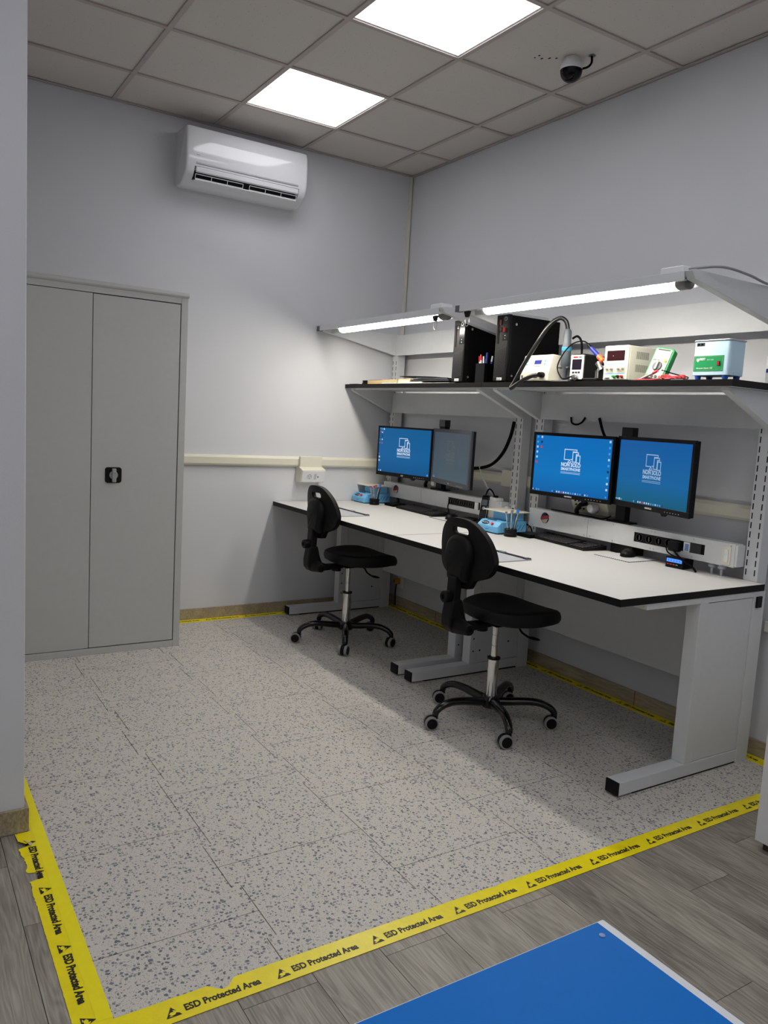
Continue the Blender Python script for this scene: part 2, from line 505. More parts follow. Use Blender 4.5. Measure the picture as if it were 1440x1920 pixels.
# ---- ESD tiles
PX, PY = 0.495, 0.473
ylines = [-2.83, -2.354, -1.881, -1.408, -0.935, -0.462, 0.0]
def zig(j, x):
    if j in (0, len(ylines) - 1): return ylines[j]
    k = math.floor((x - 0.646 + (0.12 if j % 2 else 0) * 0) / 0.2475 + 1e-6)
    return ylines[j] + (0.0135 if (k + (j - 1)) % 2 else -0.0135)
g = 0.0014
XE = 3.252
for j in range(len(ylines) - 1):
    off = 0.035 if j % 2 == 0 else 0.2825
    xs = [0.0] + [off + PX * k for k in range(8) if 0.05 < off + PX * k < XE - .05] + [XE]
    for a, b in zip(xs[:-1], xs[1:]):
        cuts = sorted({a + g, b - g} | {0.646 + .2475 * k for k in range(-3, 12) if a + g < .646 + .2475 * k < b - g})
        lo, hi = [], []
        for c0, c1 in zip(cuts[:-1], cuts[1:]):
            mid = (c0 + c1) / 2
            lo += [(c0, zig(j, mid) + g), (c1, zig(j, mid) + g)]
            hi += [(c0, zig(j + 1, mid) - g), (c1, zig(j + 1, mid) - g)]
        poly = lo + hi[::-1]
        MB().prism(poly, 'z', -.0045, 0.0).part('floor_tile', esdm, floor)

# ---- laminate planks outside the taped area
RW = 0.1945
rows = [-1.35 + RW * k for k in range(-17, 8)]
def plank(x0, x1, y0, y1):
    if x1 - x0 < .02 or y1 - y0 < .01: return
    MB().box(x0 + .0008, x1 - .0008, y0 + .0009, y1 - .0009, -.0045, -.0012).part('plank', plankm, floor)
for r in rows:
    y1, y0 = min(r, 0), max(r - RW, YL)
    if y0 >= 0 or y1 <= YL: continue
    k = round((-1.35 - r) / RW)
    joint = {0: 3.84, 1: 3.325, 2: 4.35, 3: 3.325, 4: 4.2, 5: 3.325, 6: 3.94, 7: 2.79, 8: 3.9, 9: 2.48, -1: 4.2, -2: 3.51, -3: 4.05, -4: 3.4}.get(k, 2.6 + (k * 0.377) % 1.2)
    if k in (8,): joint = 2.48 + 1.2
    start = XB if y1 <= YP + .01 else XE
    x = joint
    while x > start: x -= 1.2
    cuts = []
    while x < XR: cuts.append(x); x += 1.2
    cuts.append(x)
    for a, b in zip(cuts[:-1], cuts[1:]):
        plank(max(a, start), min(b, XR), y0, y1)
    if start == XE and y0 < YP < y1:
        plank(XB, 2.79, y0, YP + .004); plank(2.79, XE, y0, YP + .004)

# ---- baseboards
bt, bh = 0.012, 0.072
stru('baseboard_back', MB().box(0, bt, YP, 0, 0, bh), basem, bevel=.002)
br = stru('baseboard_right', MB().box(bt, XR, -bt, 0, 0, bh), basem, bevel=.002)
for x in (0.62, 2.33):
    MB().box(x - .003, x + .003, -bt - .001, -bt + .004, 0, bh).part('joint_clip', M('joint_brown', '8a5a3c', .6), br)
stru('baseboard_left', MB().box(XB, XB + bt, YL, YP + bt, 0, .078).box(1.0, XB, YP, YP + bt, 0, .078), basem, bevel=.0015)
# vertical ivory cable strip in the corner, resting on the wall trunking
stru('trim_1', MB().prism([(0, 1.08), (0.0, H), (0.0, H)], 'x', 0, 0.001) if False else MB().add(
    [(0.0, -.026, 1.09), (0.012, -.026, 1.09), (0.012, -.006, 1.09), (0, -.006, 1.09), (0, -.030, H - .002), (0.012, -.030, H - .002), (0.012, -.010, H - .002), (0, -.010, H - .002)],
    [(0, 3, 2, 1), (4, 5, 6, 7), (0, 1, 5, 4), (1, 2, 6, 5), (2, 3, 7, 6), (3, 0, 4, 7)]), ivory)

# ================================================================ CEILING PANELS
LP = ['square LED ceiling panel nearest the air conditioner', 'square LED ceiling panel cut by the top of the photo, near the dome camera']
for n, (i, j) in enumerate(LIGHTS):
    cx, cy = gx[i] + .3, gy[j] - .3
    lb = LP[n] if n < 2 else 'LED ceiling panel out of view, %s along, %s row from the right wall' % (['', '', 'third', 'fourth', 'fifth', 'first', 'second', 'last', 'first', 'last'][n], {1: 'near', 4: 'middle', 6: 'far'}[j])
    t = thing('ceiling_light', lb, 'ceiling light', (cx, cy, H), group='square ceiling panels')
    f = MB()
    for a, b, c, d in ((-.294, .294, -.294, -.280), (-.294, .294, .280, .294), (-.294, -.280, -.280, .280), (.280, .294, -.280, .280)):
        f.box(a, b, c, d, .0065, .016)
    f.part('frame', whitep, t)
    MB().box(-.280, .280, -.280, .280, .008, .015).part('diffuser', panelm, t)

# ================================================================ DOME CAMERA
t = thing('dome_camera', 'white and black dome security camera on the ceiling', 'camera', (1.992, -.465, H + .0065))
MB().lathe([(.040, 0), (.046, -.008), (.058, -.045), (.061, -.058), (.060, -.062)], n=32).part('mount', whitep, t)
MB().lathe([(.057, -.060), (.059, -.064)] + [(.058 * math.cos(a), -.066 - .056 * math.sin(a)) for a in [i * PI / 2 / 8 for i in range(9)]], n=32).part('dome', M('dome_black', '030304', .08, spec=.25), t)
MB().lathe([(.060, -.056), (.0605, -.060)], n=32).part('ring', greyp, t)
MB().tube(spline([(.050, .030, -.060), (.075, .045, -.055), (.088, .055, -.035), (.086, .055, -.001)]), .006).part('cable', blackm, t)
MB().lathe([(.018, -.001), (.018, -.0025), (.009, -.003)], (.088, .056, 0), n=16).part('grommet', greyp, t)

t.scale = (.88, .88, .88)
# ================================================================ AIR CONDITIONER
AY0, AY1, AZ0, AZ1 = -1.70, -.925, 2.665, 2.985
t = thing('air_conditioner', 'white wall-mounted split air conditioner above the cabinet', 'air conditioner', (0, (AY0 + AY1) / 2, AZ0))
w2 = (AY1 - AY0) / 2; hh = AZ1 - AZ0
front = [(0.0, hh)] + [(.165, hh), (.185, hh - .006), (.196, hh - .03), (.202, hh - .10), (.203, hh - .17), (.198, hh - .215)]
slot_top = (.196, hh - .225); slot_bot = (.138, .028)
prof = front + [slot_top, (.150, .080), (.100, .050), slot_bot, (.115, .010), (.08, 0), (0, .004)]
# body with the outlet cavity between end caps
solid = front + [slot_top, (.185, .065), (.165, .042), slot_bot, (.115, .010), (.08, 0), (0, .004)]
def prof_mb(pr, y0, y1):
    mb = MB(); mb.prism([(p[0], p[1]) for p in pr], 'y', y0, y1, smooth=False); return mb
def shrink(pr, k):
    cx_, cz_ = .10, .16
    return [(p[0] if p[0] < .001 else cx_ + (p[0] - cx_) * (1 - k), cz_ + (p[1] - cz_) * (1 - k)) for p in pr]
secs = [(-w2, shrink(solid, .07)), (-w2 + .003, shrink(solid, .035)), (-w2 + .009, shrink(solid, .010)), (-w2 + .018, solid), (-w2 + .052, solid), (-w2 + .0525, prof),
        (w2 - .0525, prof), (w2 - .052, solid), (w2 - .018, solid), (w2 - .009, shrink(solid, .010)), (w2 - .003, shrink(solid, .035)), (w2, shrink(solid, .07))]
n_ = len(solid); vs = []; fs = []; sm_ = []
for yy, pr in secs: vs += [(p[0], yy, p[1]) for p in pr]
mb = MB(); mb.v = vs
for i in range(len(secs) - 1):
    for k in range(n_):
        j = (k + 1) % n_; mb.f.append((i * n_ + k, (i + 1) * n_ + k, (i + 1) * n_ + j, i * n_ + j)); mb.sm.append(k in (1, 2, 3, 4, 5))
mb.f.append(tuple(range(n_))[::1]); mb.sm.append(False)
mb.f.append(tuple((len(secs) - 1) * n_ + k for k in range(n_))[::-1]); mb.sm.append(False)
bo_ = mb.part('body', acw, t)
# recess, flap and vanes
MB().box(.06, .152, -w2 + .056, w2 - .056, .045, .088).part('air_outlet', holem, t)
fl = MB(); fl.prism([(.196, .092), (.203, .090), (.200, .066), (.190, .060), (.186, .064)], 'y', -w2 + .06, w2 - .06)
fl.part('flap', acw, t, bevel=.002)
MB().prism([(.1985, .118), (.2035, .116), (.2035, .108), (.1985, .108)], 'y', -w2 + .062, w2 - .062).part('panel_lip', M('ac_lip', 'a7a7ab', .4), t)
vn = MB()
for y0, y1 in ((-w2 + .062, -.03), (.012, w2 - .062)):
    vn.box(.172, .175, y0, y1, .030, .0325); vn.box(.181, .184, y0, y1, .052, .055)
    n = 4
    for k in range(n):
        y = y0 + (y1 - y0) * k / (n - 1)
        vn.tube([(.1735, y, .031), (.1825, y, .054)], .0018, n=6)
vn.part('vane_frame', whitep, t)
MB().box(.150, .176, -w2 + .062, w2 - .062, .024, .028).part('lower_louvre', whitep, t)
MB().prism([(.196, 0), (.1965, 0), (.1965, .004), (.196, .004)], 'y', -.33, -.31).xf(Matrix.Translation((.0072, 0, .155))).part('badge', M('badge_grey', '9a9aa2', .3), t)
MB().box(.06, .066, .10, .11, -.004, 0).part('clip', whitep, t)

# ================================================================ CABINET
CX, CY0, CY1, CH = .535, -2.775, -1.775, 1.985
t = thing('metal_cabinet', 'tall grey two-door steel cabinet in the corner', 'cabinet', (0.014, (CY0 + CY1) / 2, 0))
ww = 0.5; d = CX - .014
MB().box(0.0, d - .022, -ww, ww, .0, CH - .03).part('body', cabm, t, bevel=.003)
fr = MB()
fr.box(d - .022, d, ww - .037, ww, 0, CH - .03)
fr.box(d - .022, d, -ww, -ww + .037, 0, CH - .03)
fr.box(d - .022, d, -ww + .0375, ww - .0375, 0, .036)
fr.box(d - .022, d, -ww + .0375, ww - .0375, CH - .062, CH - .03)
fr.part('frame', cabm, t, bevel=.0012)
MB().prism([(0.0, CH - .03), (d + .004, CH - .03), (d + .012, CH - .020), (d + .006, CH - .004), (d - .01, CH), (0, CH)], 'y', -ww - .004, ww + .004).part('top_rim', cabm, t, bevel=.003)
MB().box(d - .0215, d - .019, -ww + .037, ww - .037, .036, CH - .062).part('gap', cabgap, t)
dl = MB().box(d - .018, d - .001, -ww + .040, -.0015, .039, CH - .065).part('door', cabm, t, bevel=.002)
dr = MB().box(d - .018, d, .0015, ww - .042, .041, CH - .067).part('door', cabm, t, bevel=.002, label='door with black lock plate')
yl = -2.160 - (CY0 + CY1) / 2; zl = .982
pl = MB(); pl.prism([(p[0] + yl, p[1] + zl) for p in rrect(-.043, .043, -.042, .042, .014)], 'x', d, d + .004)
h = pl.part('lock_plate', blackp, dr, bevel=.001)
MB().lathe([(.022, .004), (.022, .012), (.020, .014)], (d, yl, zl), 'x', 24).part('knob_base', greyp if False else M('handle_grey', '9a9c9e', .35), dr)
MB().box(d + .012, d + .030, yl - .010, yl + .010, zl - .036, zl + .036).part('handle', M('handle_grey', '9a9c9e', .35), dr, bevel=.002)
MB().lathe([(.0075, .030), (.0075, .032), (.006, .0325)], (d, yl, zl + .015), 'x', 16).part('lock', steelm, dr)

# ================================================================ WALL TRUNKING + OUTLETS
tr = [(0, 1.008), (-.022, 1.008), (-.030, 1.020), (-.030, 1.060), (-.022, 1.075), (0, 1.075)]
MB().prism([(-a, z) for a, z in tr], 'y', -1.775, -.001).part('t', ivory)
o = bpy.data.objects['t']; o.name = 'cable_trunking'
tag(o, 'ivory plastic cable trunking along the wall beside the grey cabinet', 'trunking')
o = MB().prism([(a, z + .004) for a, z in tr], 'x', .031, 2.99).part('cable_trunking', ivory)
tag(o, 'ivory plastic cable trunking on the wall behind the workbenches', 'trunking')
o = MB().box(2.975, 3.03, -.030, -.0005, .555, .60).part('socket_plate', ivory, bevel=.003)
tag(o, 'small ivory plate on the wall right of the near desk leg', 'socket')
o = MB().box(1.22, 1.44, -.0345, -.0302, 1.0, 1.10).part('junction_cover', ivory, bevel=.001)
tag(o, 'ivory junction cover on the trunking behind the left desk post', 'junction cover')

t = thing('wall_outlet', 'ivory and white double socket box on wall by the cabinet', 'socket', (0.0, -.728, .905))
MB().prism([(.031, .10), (.052, .10), (.052, .175), (.031, .175)], 'y', -.085, .082).part('cover', ivory, t, bevel=.002)
MB().prism([(0.0005, .0), (.075, .0), (.102, .086), (.052, .104), (.0005, .104)], 'y', -.092, .088).part('box', ivory, t, bevel=.003)
fp = thing('x', 'x', 'x'); bpy.data.objects.remove(fp)
ang = math.atan2(.027, .086)
plt = MB().box(-.085, .085, -.040, .040, 0, .004)
po = plt.part('faceplate', whitep, t, bevel=.001)
RM = Matrix.Translation((.0895, -.002, .043)) @ Matrix.Rotation(-0, 4, 'Z') @ Matrix(((0, math.sin(ang), math.cos(ang), 0), (1, 0, 0, 0), (0, math.cos(ang), -math.sin(ang), 0), (0, 0, 0, 1)))
po.matrix_local = RM
sk = MB()
MB().lathe([(.020, .004), (.020, .0052), (.0185, .0052)], (-.030, 0, 0)).box(0.004, .024, -.022, .022, .004, .0052).part('socket', M('socket_white', 'd0d1d4', .4), po)
for x, y in ((-.040, .004), (-.020, .004), (-.030, -.014), (-.030, .016), (.013, .012), (.013, 0), (.013, -.012)):
    sk.cyl((x, y, .0050), (x, y, .0057), .0023, n=10)
sk.cyl((.035, -.002, .004), (.035, -.002, .0057), .0045, n=12)
sk.part('contact_hole', holem, po, kind='stuff')

t = thing('floor_outlet', 'white wall plate with yellow and black plug under left desk', 'socket', (.13, -.001, .185))
MB().box(-.075, .075, -.010, 0, -.045, .045).part('plate', whitep, t, bevel=.003)
MB().box(.005, .035, -.045, -.010, -.015, .025).part('plug', M('amber_plug', 'c98f14', .5), t, bevel=.005)
MB().box(-.012, .006, -.040, -.010, -.010, .012).part('switch', blackp, t, bevel=.003)
MB().tube(spline([(.018, -.035, -.015), (.012, -.035, -.06), (.004, -.03, -.11), (.002, -.025, -.180)]), .0045).part('cable', blackm, t)

t = thing('wall_socket_box', 'ivory socket box with white plug behind the right desk monitors', 'socket', (1.97, -.0005, .93))
MB().prism([(0, 0), (-.055, .0), (-.085, .075), (-.032, .10), (-.032, .145), (0, .145)], 'x', -.12, .13).part('box', ivory, t, bevel=.004)
hl = MB()
for x in (-.085, -.060, -.035):
    for z in (.020, .040, .060): hl.cyl((x, -.0560 - .4 * z, z + .002), (x, -.0640 - .4 * z, z), .004, n=8)
hl.part('contact_hole', holem, t, kind='stuff')
MB().lathe([(.014, 0), (.024, -.012), (.027, -.04), (.020, -.055), (0, -.06)], (.055, -.066, .035), 'y', 20).part('plug', whitep, t)
MB().tube(spline([(.00, -.085, .055), (-.02, -.11, .045), (-.045, -.11, .015), (-.05, -.10, -.002)]), .012).part('plug_cable', blackp, t)
t = thing('wall_socket_box', 'ivory socket box with white plug behind the left desk monitors', 'socket', (.56, -.0005, .93))
MB().prism([(0, 0), (-.055, .0), (-.085, .075), (-.032, .10), (-.032, .145), (0, .145)], 'x', -.10, .13).part('box', ivory, t, bevel=.004)
MB().lathe([(.014, 0), (.024, -.012), (.027, -.04), (.020, -.055), (0, -.06)], (.075, -.066, .030), 'y', 20).part('plug', whitep, t)
MB().tube(spline([(.02, -.085, .055), (.0, -.11, .045), (-.02, -.11, .015), (-.03, -.10, -.002)]), .012).part('plug_cable', blackp, t)

# ================================================================ WORKBENCHES
ZT = 0.77
def workbench(x0, x1, pl, pr, fl, fr_, label, lightx):
    """pl/pr: left x of each upright; fl/fr_: (x0,x1) of each foot"""
    t = thing('workbench', label, 'workbench', (x0, 0, 0))
    X = lambda a: a - x0
    W = x1 - x0
    MB().box(.0015, W - .0015, -.978, -.102, ZT - .028, ZT).part('tabletop', lam, t)
    e = MB(); e.box(0, W, -.980, -.978, ZT - .028, ZT - .0004); e.box(0, .0015, -.978, -.1, ZT - .028, ZT - .0004)
    e.box(W - .0015, W, -.978, -.1, ZT - .028, ZT - .0004); e.box(.0015, W - .0015, -.102, -.1, ZT - .028, ZT - .0004)
    e.part('edge_band', edge, t)
    MB().box(W - .13, W - .06, -.16, -.12, ZT - .0, ZT + .0) if False else None
    for s, (a, b) in enumerate((fl, fr_)):
        a, b = X(a), X(b)
        ft = MB().box(a, b, -.885, -.1632, .008, .060).part('foot', rail, t, bevel=.0025)
        MB().box(a + .001, b - .001, -.893, -.885, .009, .059).part('end_cap', blackp, ft, bevel=.001)
        MB().box(a + .006, b - .006, -.80, -.12, .0, .008).part('glide', blackp, ft)
        MB().box(a, b, -.512, -.460, .060, ZT - .050).part('leg', rail, t, bevel=.0025)
        MB().box(a + .003, b - .003, -.4585, -.200, .062, ZT - .055).part('side_panel', rail, t, bevel=.001)
        MB().box(a + .0035, b - .0035, -.1995, -.1640, .062, ZT - .055).part('side_panel', rail, t, bevel=.001)
        MB().box(a, b, -.1625, -.083, .0, ZT - .0285).part('leg', rail, t, bevel=.0015)
        MB().box(a, b, -.830, -.164, ZT - .052, ZT - .0285).part('support_arm', rail, t, bevel=.001)
        hb = MB()
        for xx, dr_ in ((b, 1), (a, -1)):
            for z in (.13, .20, .27, .34):
                hb.cyl((xx - .0005 * dr_, -.488, z), (xx + .0006 * dr_, -.488, z), .005, n=8)
        for z, y in ((.13, -.44), (.16, -.235)):
            for xx, dr_ in ((b - .003, 1), (a + .003, -1)): hb.cyl((xx - .0005 * dr_, y, z), (xx + .0006 * dr_, y, z), .006, n=8)
        if not (x1 > 2.5 and s == 1):
            hb.part('bolt_hole', holem, t, kind='stuff')
        else:
            MB().box(b, b + .008, -.148, -.112, ZT - .098, ZT - .050).part('end_cap', blackp, t, bevel=.002)
    MB().box(X(fl[1]) + .002, X(fr_[0]) - .002, -.150, -.135, .275, ZT - .029).part('modesty_panel', rail, t, bevel=.001)
    # uprights with slots
    for s, px in enumerate((pl, pr)):
        px = X(px)
        up = MB().box(px, px + .065, -.0995, -.035, ZT - .30, 1.962).part('upright', rail, t, bevel=.0015)
        sl = MB()
        z = .806
        while z < 1.80:
            for xx in (px + .010, px + .050):
                sl.box(xx - .0025, xx + .0025, -.1002, -.0990, z - .013, z + .013)
            z += .040
        sl.part('slot', holem, up, kind='stuff')
        # cable hole / flat rear flange
    # brackets
    def bracket(name, xa, poly):
        return MB().prism(poly, 'x', xa, xa + .035).part(name, rail, t, bevel=.0015)
    for s, px in enumerate((X(pl), X(pr))):
        xa = px if s == 0 else px + .030
        bracket('shelf_bracket', xa, [(-.1003, 1.561), (-.430, 1.561), (-.430, 1.548), (-.1003, 1.408)])
        bracket('lamp_bracket', xa, [(-.1003, 1.966), (-.700, 1.966), (-.720, 1.960), (-.700, 1.932), (-.1003, 1.815)])
    a, b = X(pl) + .036, X(pr) + .029
    MB().box(a, b, -.1035, -.1003, 1.412, 1.552).part('back_panel', rail, t, bevel=.0005)
    MB().box(a, b, -.1035, -.1003, 1.815, 1.957).part('back_panel', rail, t, bevel=.0005)
    # shelf
    sh = MB().box(.002, W - .002, -.467, -.062, 1.562, 1.5885)
    MB().box(.0015, W - .0015, -.466, -.102, 1.562, 1.588).part('shelf', lam if False else M('shelf_white', 'c4c5c6', .5), t)
    e = MB(); e.box(0, W, -.468, -.466, 1.5622, 1.5882); e.box(0, .0015, -.466, -.102, 1.5622, 1.5882); e.box(W - .0015, W, -.466, -.102, 1.5622, 1.5882)
    e.box(0, W, -.466, -.10, 1.5882, 1.5890)
    e.part('shelf_edge', edge, t)
    MB().box(X(pl) + .036, X(pr) + .029, -.420, -.395, 1.553, 1.5615).part('shelf_stiffener', M('shelf_white', 'c4c5c6', .5), t)
    return t
workbench(0.004, 1.4980, .022, 1.380, (.070, .133), (1.418, 1.485), 'white-topped workbench with black edges in the corner, farther from the viewer', 0)
workbench(1.5015, 3.000, 1.552, 2.898, (1.553, 1.616), (2.935, 2.997), 'white-topped workbench with black edges, nearer one with the blue tester', 0)

# ---- lamps
def bench_lamp(a, b, ta, tb, label, box_x):
    t = thing('bench_lamp', label, 'lamp', (a, -.66, 1.93))
    X = lambda q: q - a
    L = b - a
    hs = MB()
    hs.box(0, L, -.058, -.050, -.004, .032)          # front fascia
    hs.box(0, L, -.050, .050, .022, .030)            # top
    hs.box(0, L, .044, .050, -.012, .022)
    hs.part('housing', rail, t, bevel=.001)
    inner = MB().prism([(-.050, -.003), (-.044, .021), (.040, .021), (.044, .010), (.040, .018), (-.040, .018)], 'x', X(ta) - .15 if ta - .15 > a else .002, L - .002)
    inner.part('reflector', whitep, t)
    n = 10
    pr = [(.030 * math.cos(PI + PI * i / n) - .005, -.004 + .022 * math.sin(PI + PI * i / n)) for i in range(n + 1)] + [(.025, .016), (-.035, .016)]
    MB().prism(pr, 'x', X(ta), X(tb), smooth=True).part('tube', tubem, t)
    cap = MB().prism([(p[0] * 1.06, p[1] * 1.06) for p in pr], 'x', X(tb), X(tb) + .045).part('tube_cap', M('smoked_cap', '6e6c6c', .25), t, bevel=.004)
    MB().prism([(p[0] * 1.06, p[1] * 1.06) for p in pr], 'x', X(ta) - .02, X(ta)).part('tube_cap', whitep, t, bevel=.004)
    sl = MB(); x = .03
    while x < L - .05:
        sl.box(x, x + .012, -.0492, -.0400, -.0012, .0002); x += .019
    sl.part('vent_slot', holem, t, kind='stuff')
    MB().box(0, L, -.050, -.038, -.001, .003).part('slotted_rail', rail, t)
    bx = X(box_x)
    MB().box(bx - .055, bx + .045, -.052, .02, .031, .055).part('driver_box', whitep, t, bevel=.004)
    return t
l1 = bench_lamp(.058, 1.409, .29, 1.375, 'long bench lamp over the far desk, seen left of the tower computers', 1.38)
l2 = bench_lamp(1.588, 2.927, 1.755, 2.870, 'long bench lamp over the near desk, its cord running right', 2.87)
MB().tube(spline([(2.905 - 1.588, -.02, .045), (3.0 - 1.588, .05, .052), (3.01 - 1.588, .20, .045), (2.975 - 1.588, .38, .040), (2.96 - 1.588, .55, .042), (2.95 - 1.588, .625, .01)]), .005).part('cord', M('grey_cord', '8d8c8e', .5), l2)
MB().box(-.040, -.002, -.058, -.03, -.004, .030).part('end_cap', greyp, l1)
MB().box(-.034, -.002, -.058, -.03, -.004, .030).part('end_cap', greyp, l2)

def carabiner(x, label):
    t = thing('carabiner', label, 'hook', (x, -.700, 1.926))
    MB().prism([(-.022, 0), (.022, 0), (.008, -.030), (-.008, -.030)], 'y', -.008, .008).part('clip', blackp, t, bevel=.002)
    pts = []
    for i in range(25):
        a = 2 * PI * i / 24
        pts.append((.011 * math.sin(a), 0.004 * math.sin(a), -.048 + .026 * math.cos(a)))
    MB().tube(pts, .0022, n=6).part('ring', steelm, t)
carabiner(1.36, 'carabiner hanging from the right end of the far lamp')
carabiner(1.635, 'carabiner hanging from the left end of the near lamp')

# ---- power rails
def power_rail(x0, x1, sx0, sx1, seam, stick, label, near):
    t = thing('power_rail', label, 'power strip', (x0, -.155, .82))
    X = lambda q: q - x0
    L = x1 - x0
    hs = MB()
    a, b = X(sx0), X(sx1); c0, c1 = .028, .074
    hs.box(0, a, 0, .0555, 0, .1); hs.box(b, L, 0, .0555, 0, .1)
    hs.box(a, b, 0, .0555, 0, c0); hs.box(a, b, 0, .0555, c1, .1); hs.box(a, b, .012, .0555, c0, c1)
    hs.part('housing', rail, t)
    MB().box(X(seam) - .0006, X(seam) + .0006, -.0004, .002, 0, .1).part('seam', greyp, t)
    sc = MB()
    for q in (.03, seam - x0 - .02, seam - x0 + .02, X(sx0) - .13, X(sx0) + .10, X(sx0) + .12, X(sx1) - .06, L - .02):
        for z in (.010, .090): sc.lathe([(.0035, 0), (.0035, -.001), (0, -.0014)], (q, 0, z), 'y', 8)
    sc.part('screw', steelm, t, kind='stuff')
    st = MB().box(a, b, .004, .012, c0, c1).part('socket_strip', blackp, t)
    n = 5 if near else 6
    w_ = .056 if near else .045
    for k in range(n):
        cx = a + w_ * (k + .55)
        MB().lathe([(.021, .004), (.021, .0025), (.017, .0025), (.016, .0100), (0, .0100)], (cx, 0, .051), 'y', 20).part('socket', blackg, st)
        MB().box(cx - .003, cx + .003, .0015, .0045, .040, .062).part('earth_clip', M('dull_brass', '4a4440', .5), st)
    if near:
        MB().box(X(2.632), X(2.664), -.004, .012, .029, .072).part('breaker', whitep, t, bevel=.001)
        MB().box(X(2.642), X(2.660), -.0065, -.004, .034, .064).part('breaker_lever', M('breaker_blue', '6f8fc4', .4), t, bevel=.001)
        MB().box(X(2.667), X(2.722), -.002, .012, .029, .072).part('module', M('charcoal_module', '17181f', .4), t, bevel=.001)
        pg = MB().box(X(2.565), X(2.622), -.030, .004, .022, .068).part('plug', blackp, t, bevel=.008)
        MB().tube(spline([(X(2.60), -.028, .030), (X(2.63), -.034, .010), (X(2.675), -.040, -.012), (X(2.715), -.036, -.030), (X(2.730), -.030, -.048)]), .0042).part('plug_cable', blackm, t)
        MB().tube(spline([(X(2.54), -.005, .035), (X(2.57), -.022, .012), (X(2.64), -.034, -.004), (X(2.70), -.030, -.026), (X(2.720), -.020, -.048)]), .0035).part('plug_cable', blackm, t)
    else:
        MB().box(X(1.135), X(1.165), -.004, .012, .029, .072).part('breaker', whitep, t, bevel=.001)
        MB().tube(spline([(X(.885), -.002, .045), (X(.89), -.02, .020), (X(.905), -.022, -.015), (X(.93), -.015, -.045)]), .004).part('plug_cable', blackm, t)
    if near:
        sp = MB(); sp.prism([(p[0] + X(2.847), p[1] + .046) for p in rrect(-.021, .021, -.040, .040, .006)], 'y', -.003, 0)
        sw = sp.part('switch_plate', ivory, t, bevel=.001)
        MB().prism([(-.0035, .018), (-.009, .074), (-.0035, .076)][::1] and [(-.003, .018), (-.0065, .018), (-.0045, .046), (-.0075, .074), (-.003, .074)], 'x', X(2.837), X(2.857)).part('rocker', whitep, t, bevel=.0008)
        for q in (2.765, 2.812):
            g_ = MB().lathe([(.014, 0), (.014, -.008), (.017, -.009), (.017, -.017), (.010, -.022)], (X(q), .028, 0), 'z', 12).part('cable_gland', M('gland_grey', 'b5b7ba', .5), t)
            MB().cyl((X(q), .028, -.020), (X(q), .028, -.05), .006, n=10).part('cable', M('gland_grey', 'b5b7ba', .5), t)
        MB().box(L, L + .012, .002, .054, .004, .096).part('end_plate', rail, t, bevel=.001)
    # round sticker
    sx = X(stick)
    stk = MB().lathe([(.0001, -.0012), (.030, -.0012), (.030, 0)], (sx, 0, .058), 'y', 28).part('sticker', M('sticker_navy', '14163c', .4), t)
    MB().add([(sx - .033, -.0016, .046), (sx + .030, -.0016, .060), (sx + .033, -.0016, .076), (sx - .032, -.0016, .062)], [(0, 1, 2, 3)]).part('banner', M('sticker_red', '9c1f2e', .4), stk)
    MB().add([(sx - .024, -.0015, .046), (sx + .024, -.0015, .056), (sx + .014, -.0015, .034), (sx, -.0015, .028), (sx - .014, -.0015, .034)], [(0, 4, 3, 2, 1)]).part('print', M('sticker_cream', 'b8a98c', .5), stk)
    MB().lathe([(.0001, -.0016), (.006, -.0016)], (sx + .010, 0, .079), 'y', 12).part('print', M('sticker_gold', 'd8c27a', .5), stk)
    return t
power_rail(.089, 1.379, .860, 1.183, .561, .250, 'grey steel power rail with black sockets on the far desk', False)
power_rail(1.619, 2.884, 2.349, 2.739, 2.052, 1.742, 'grey steel power rail with rocker switch on the near desk', True)

# ================================================================ MONITORS
def logo(parent, scr_c, s, matl, y=-.0016):
    """white line drawing of monitor, tablet, phone with two text lines and small print; s = width"""
    def line(pts, wd=.0024 * s / .074):
        mb = MB()
        for (a, b), (c, d_) in zip(pts[:-1], pts[1:]):
            L = math.hypot(c - a, d_ - b) or 1
            nx, ny = -(d_ - b) / L * wd / 2, (c - a) / L * wd / 2
            ex, ey = (c - a) / L * wd / 2, (d_ - b) / L * wd / 2
            mb.add([(a + nx - ex, y, b + ny - ey), (a - nx - ex, y, b - ny - ey), (c - nx + ex, y, d_ - ny + ey), (c + nx + ex, y, d_ + ny + ey)], [(0, 1, 2, 3)])
        return mb
    k = s; cx, cz = scr_c
    def T(L): return [(cx + a * k, cz + b * k) for a, b in L]
    o1 = line(T([(-.02, .23), (-.02, .16), (-.17, .16), (-.12, .22), (-.08, .24), (-.08, .28), (-.36, .28), (-.36, .70), (.26, .70), (.26, .62), (.07, .62), (.07, .20)]))
    o1.part('screen_print', matl, parent)
    line(T([(.07, .22), (.07, .60), (.34, .60), (.36, .52), (.24, .52), (.24, .20), (.10, .20)])).part('screen_print', matl, parent)
    line(T([(.27, .18), (.27, .47), (.44, .47), (.44, .18), (.27, .18)])).part('screen_print', matl, parent)
    line(T([(-.02, .30), (.05, .30)])).part('screen_print', matl, parent)
    place_mesh('lettering', text_mesh('NON SOLO', .22 * k, .045, mat=matl, width=k), parent, (cx, y, cz + .065 * k), FRONT)
    place_mesh('lettering', text_mesh('SMARTPHONE', .165 * k, .04, mat=matl, width=k), parent, (cx, y, cz - .115 * k), FRONT)
    line(T([(-.5, -.24), (.5, -.24)]), .0011 * s / .074).part('screen_print', matl, parent)
    line(T([(-.5, -.29), (.5, -.29)]), .0011 * s / .074).part('screen_print', matl, parent)

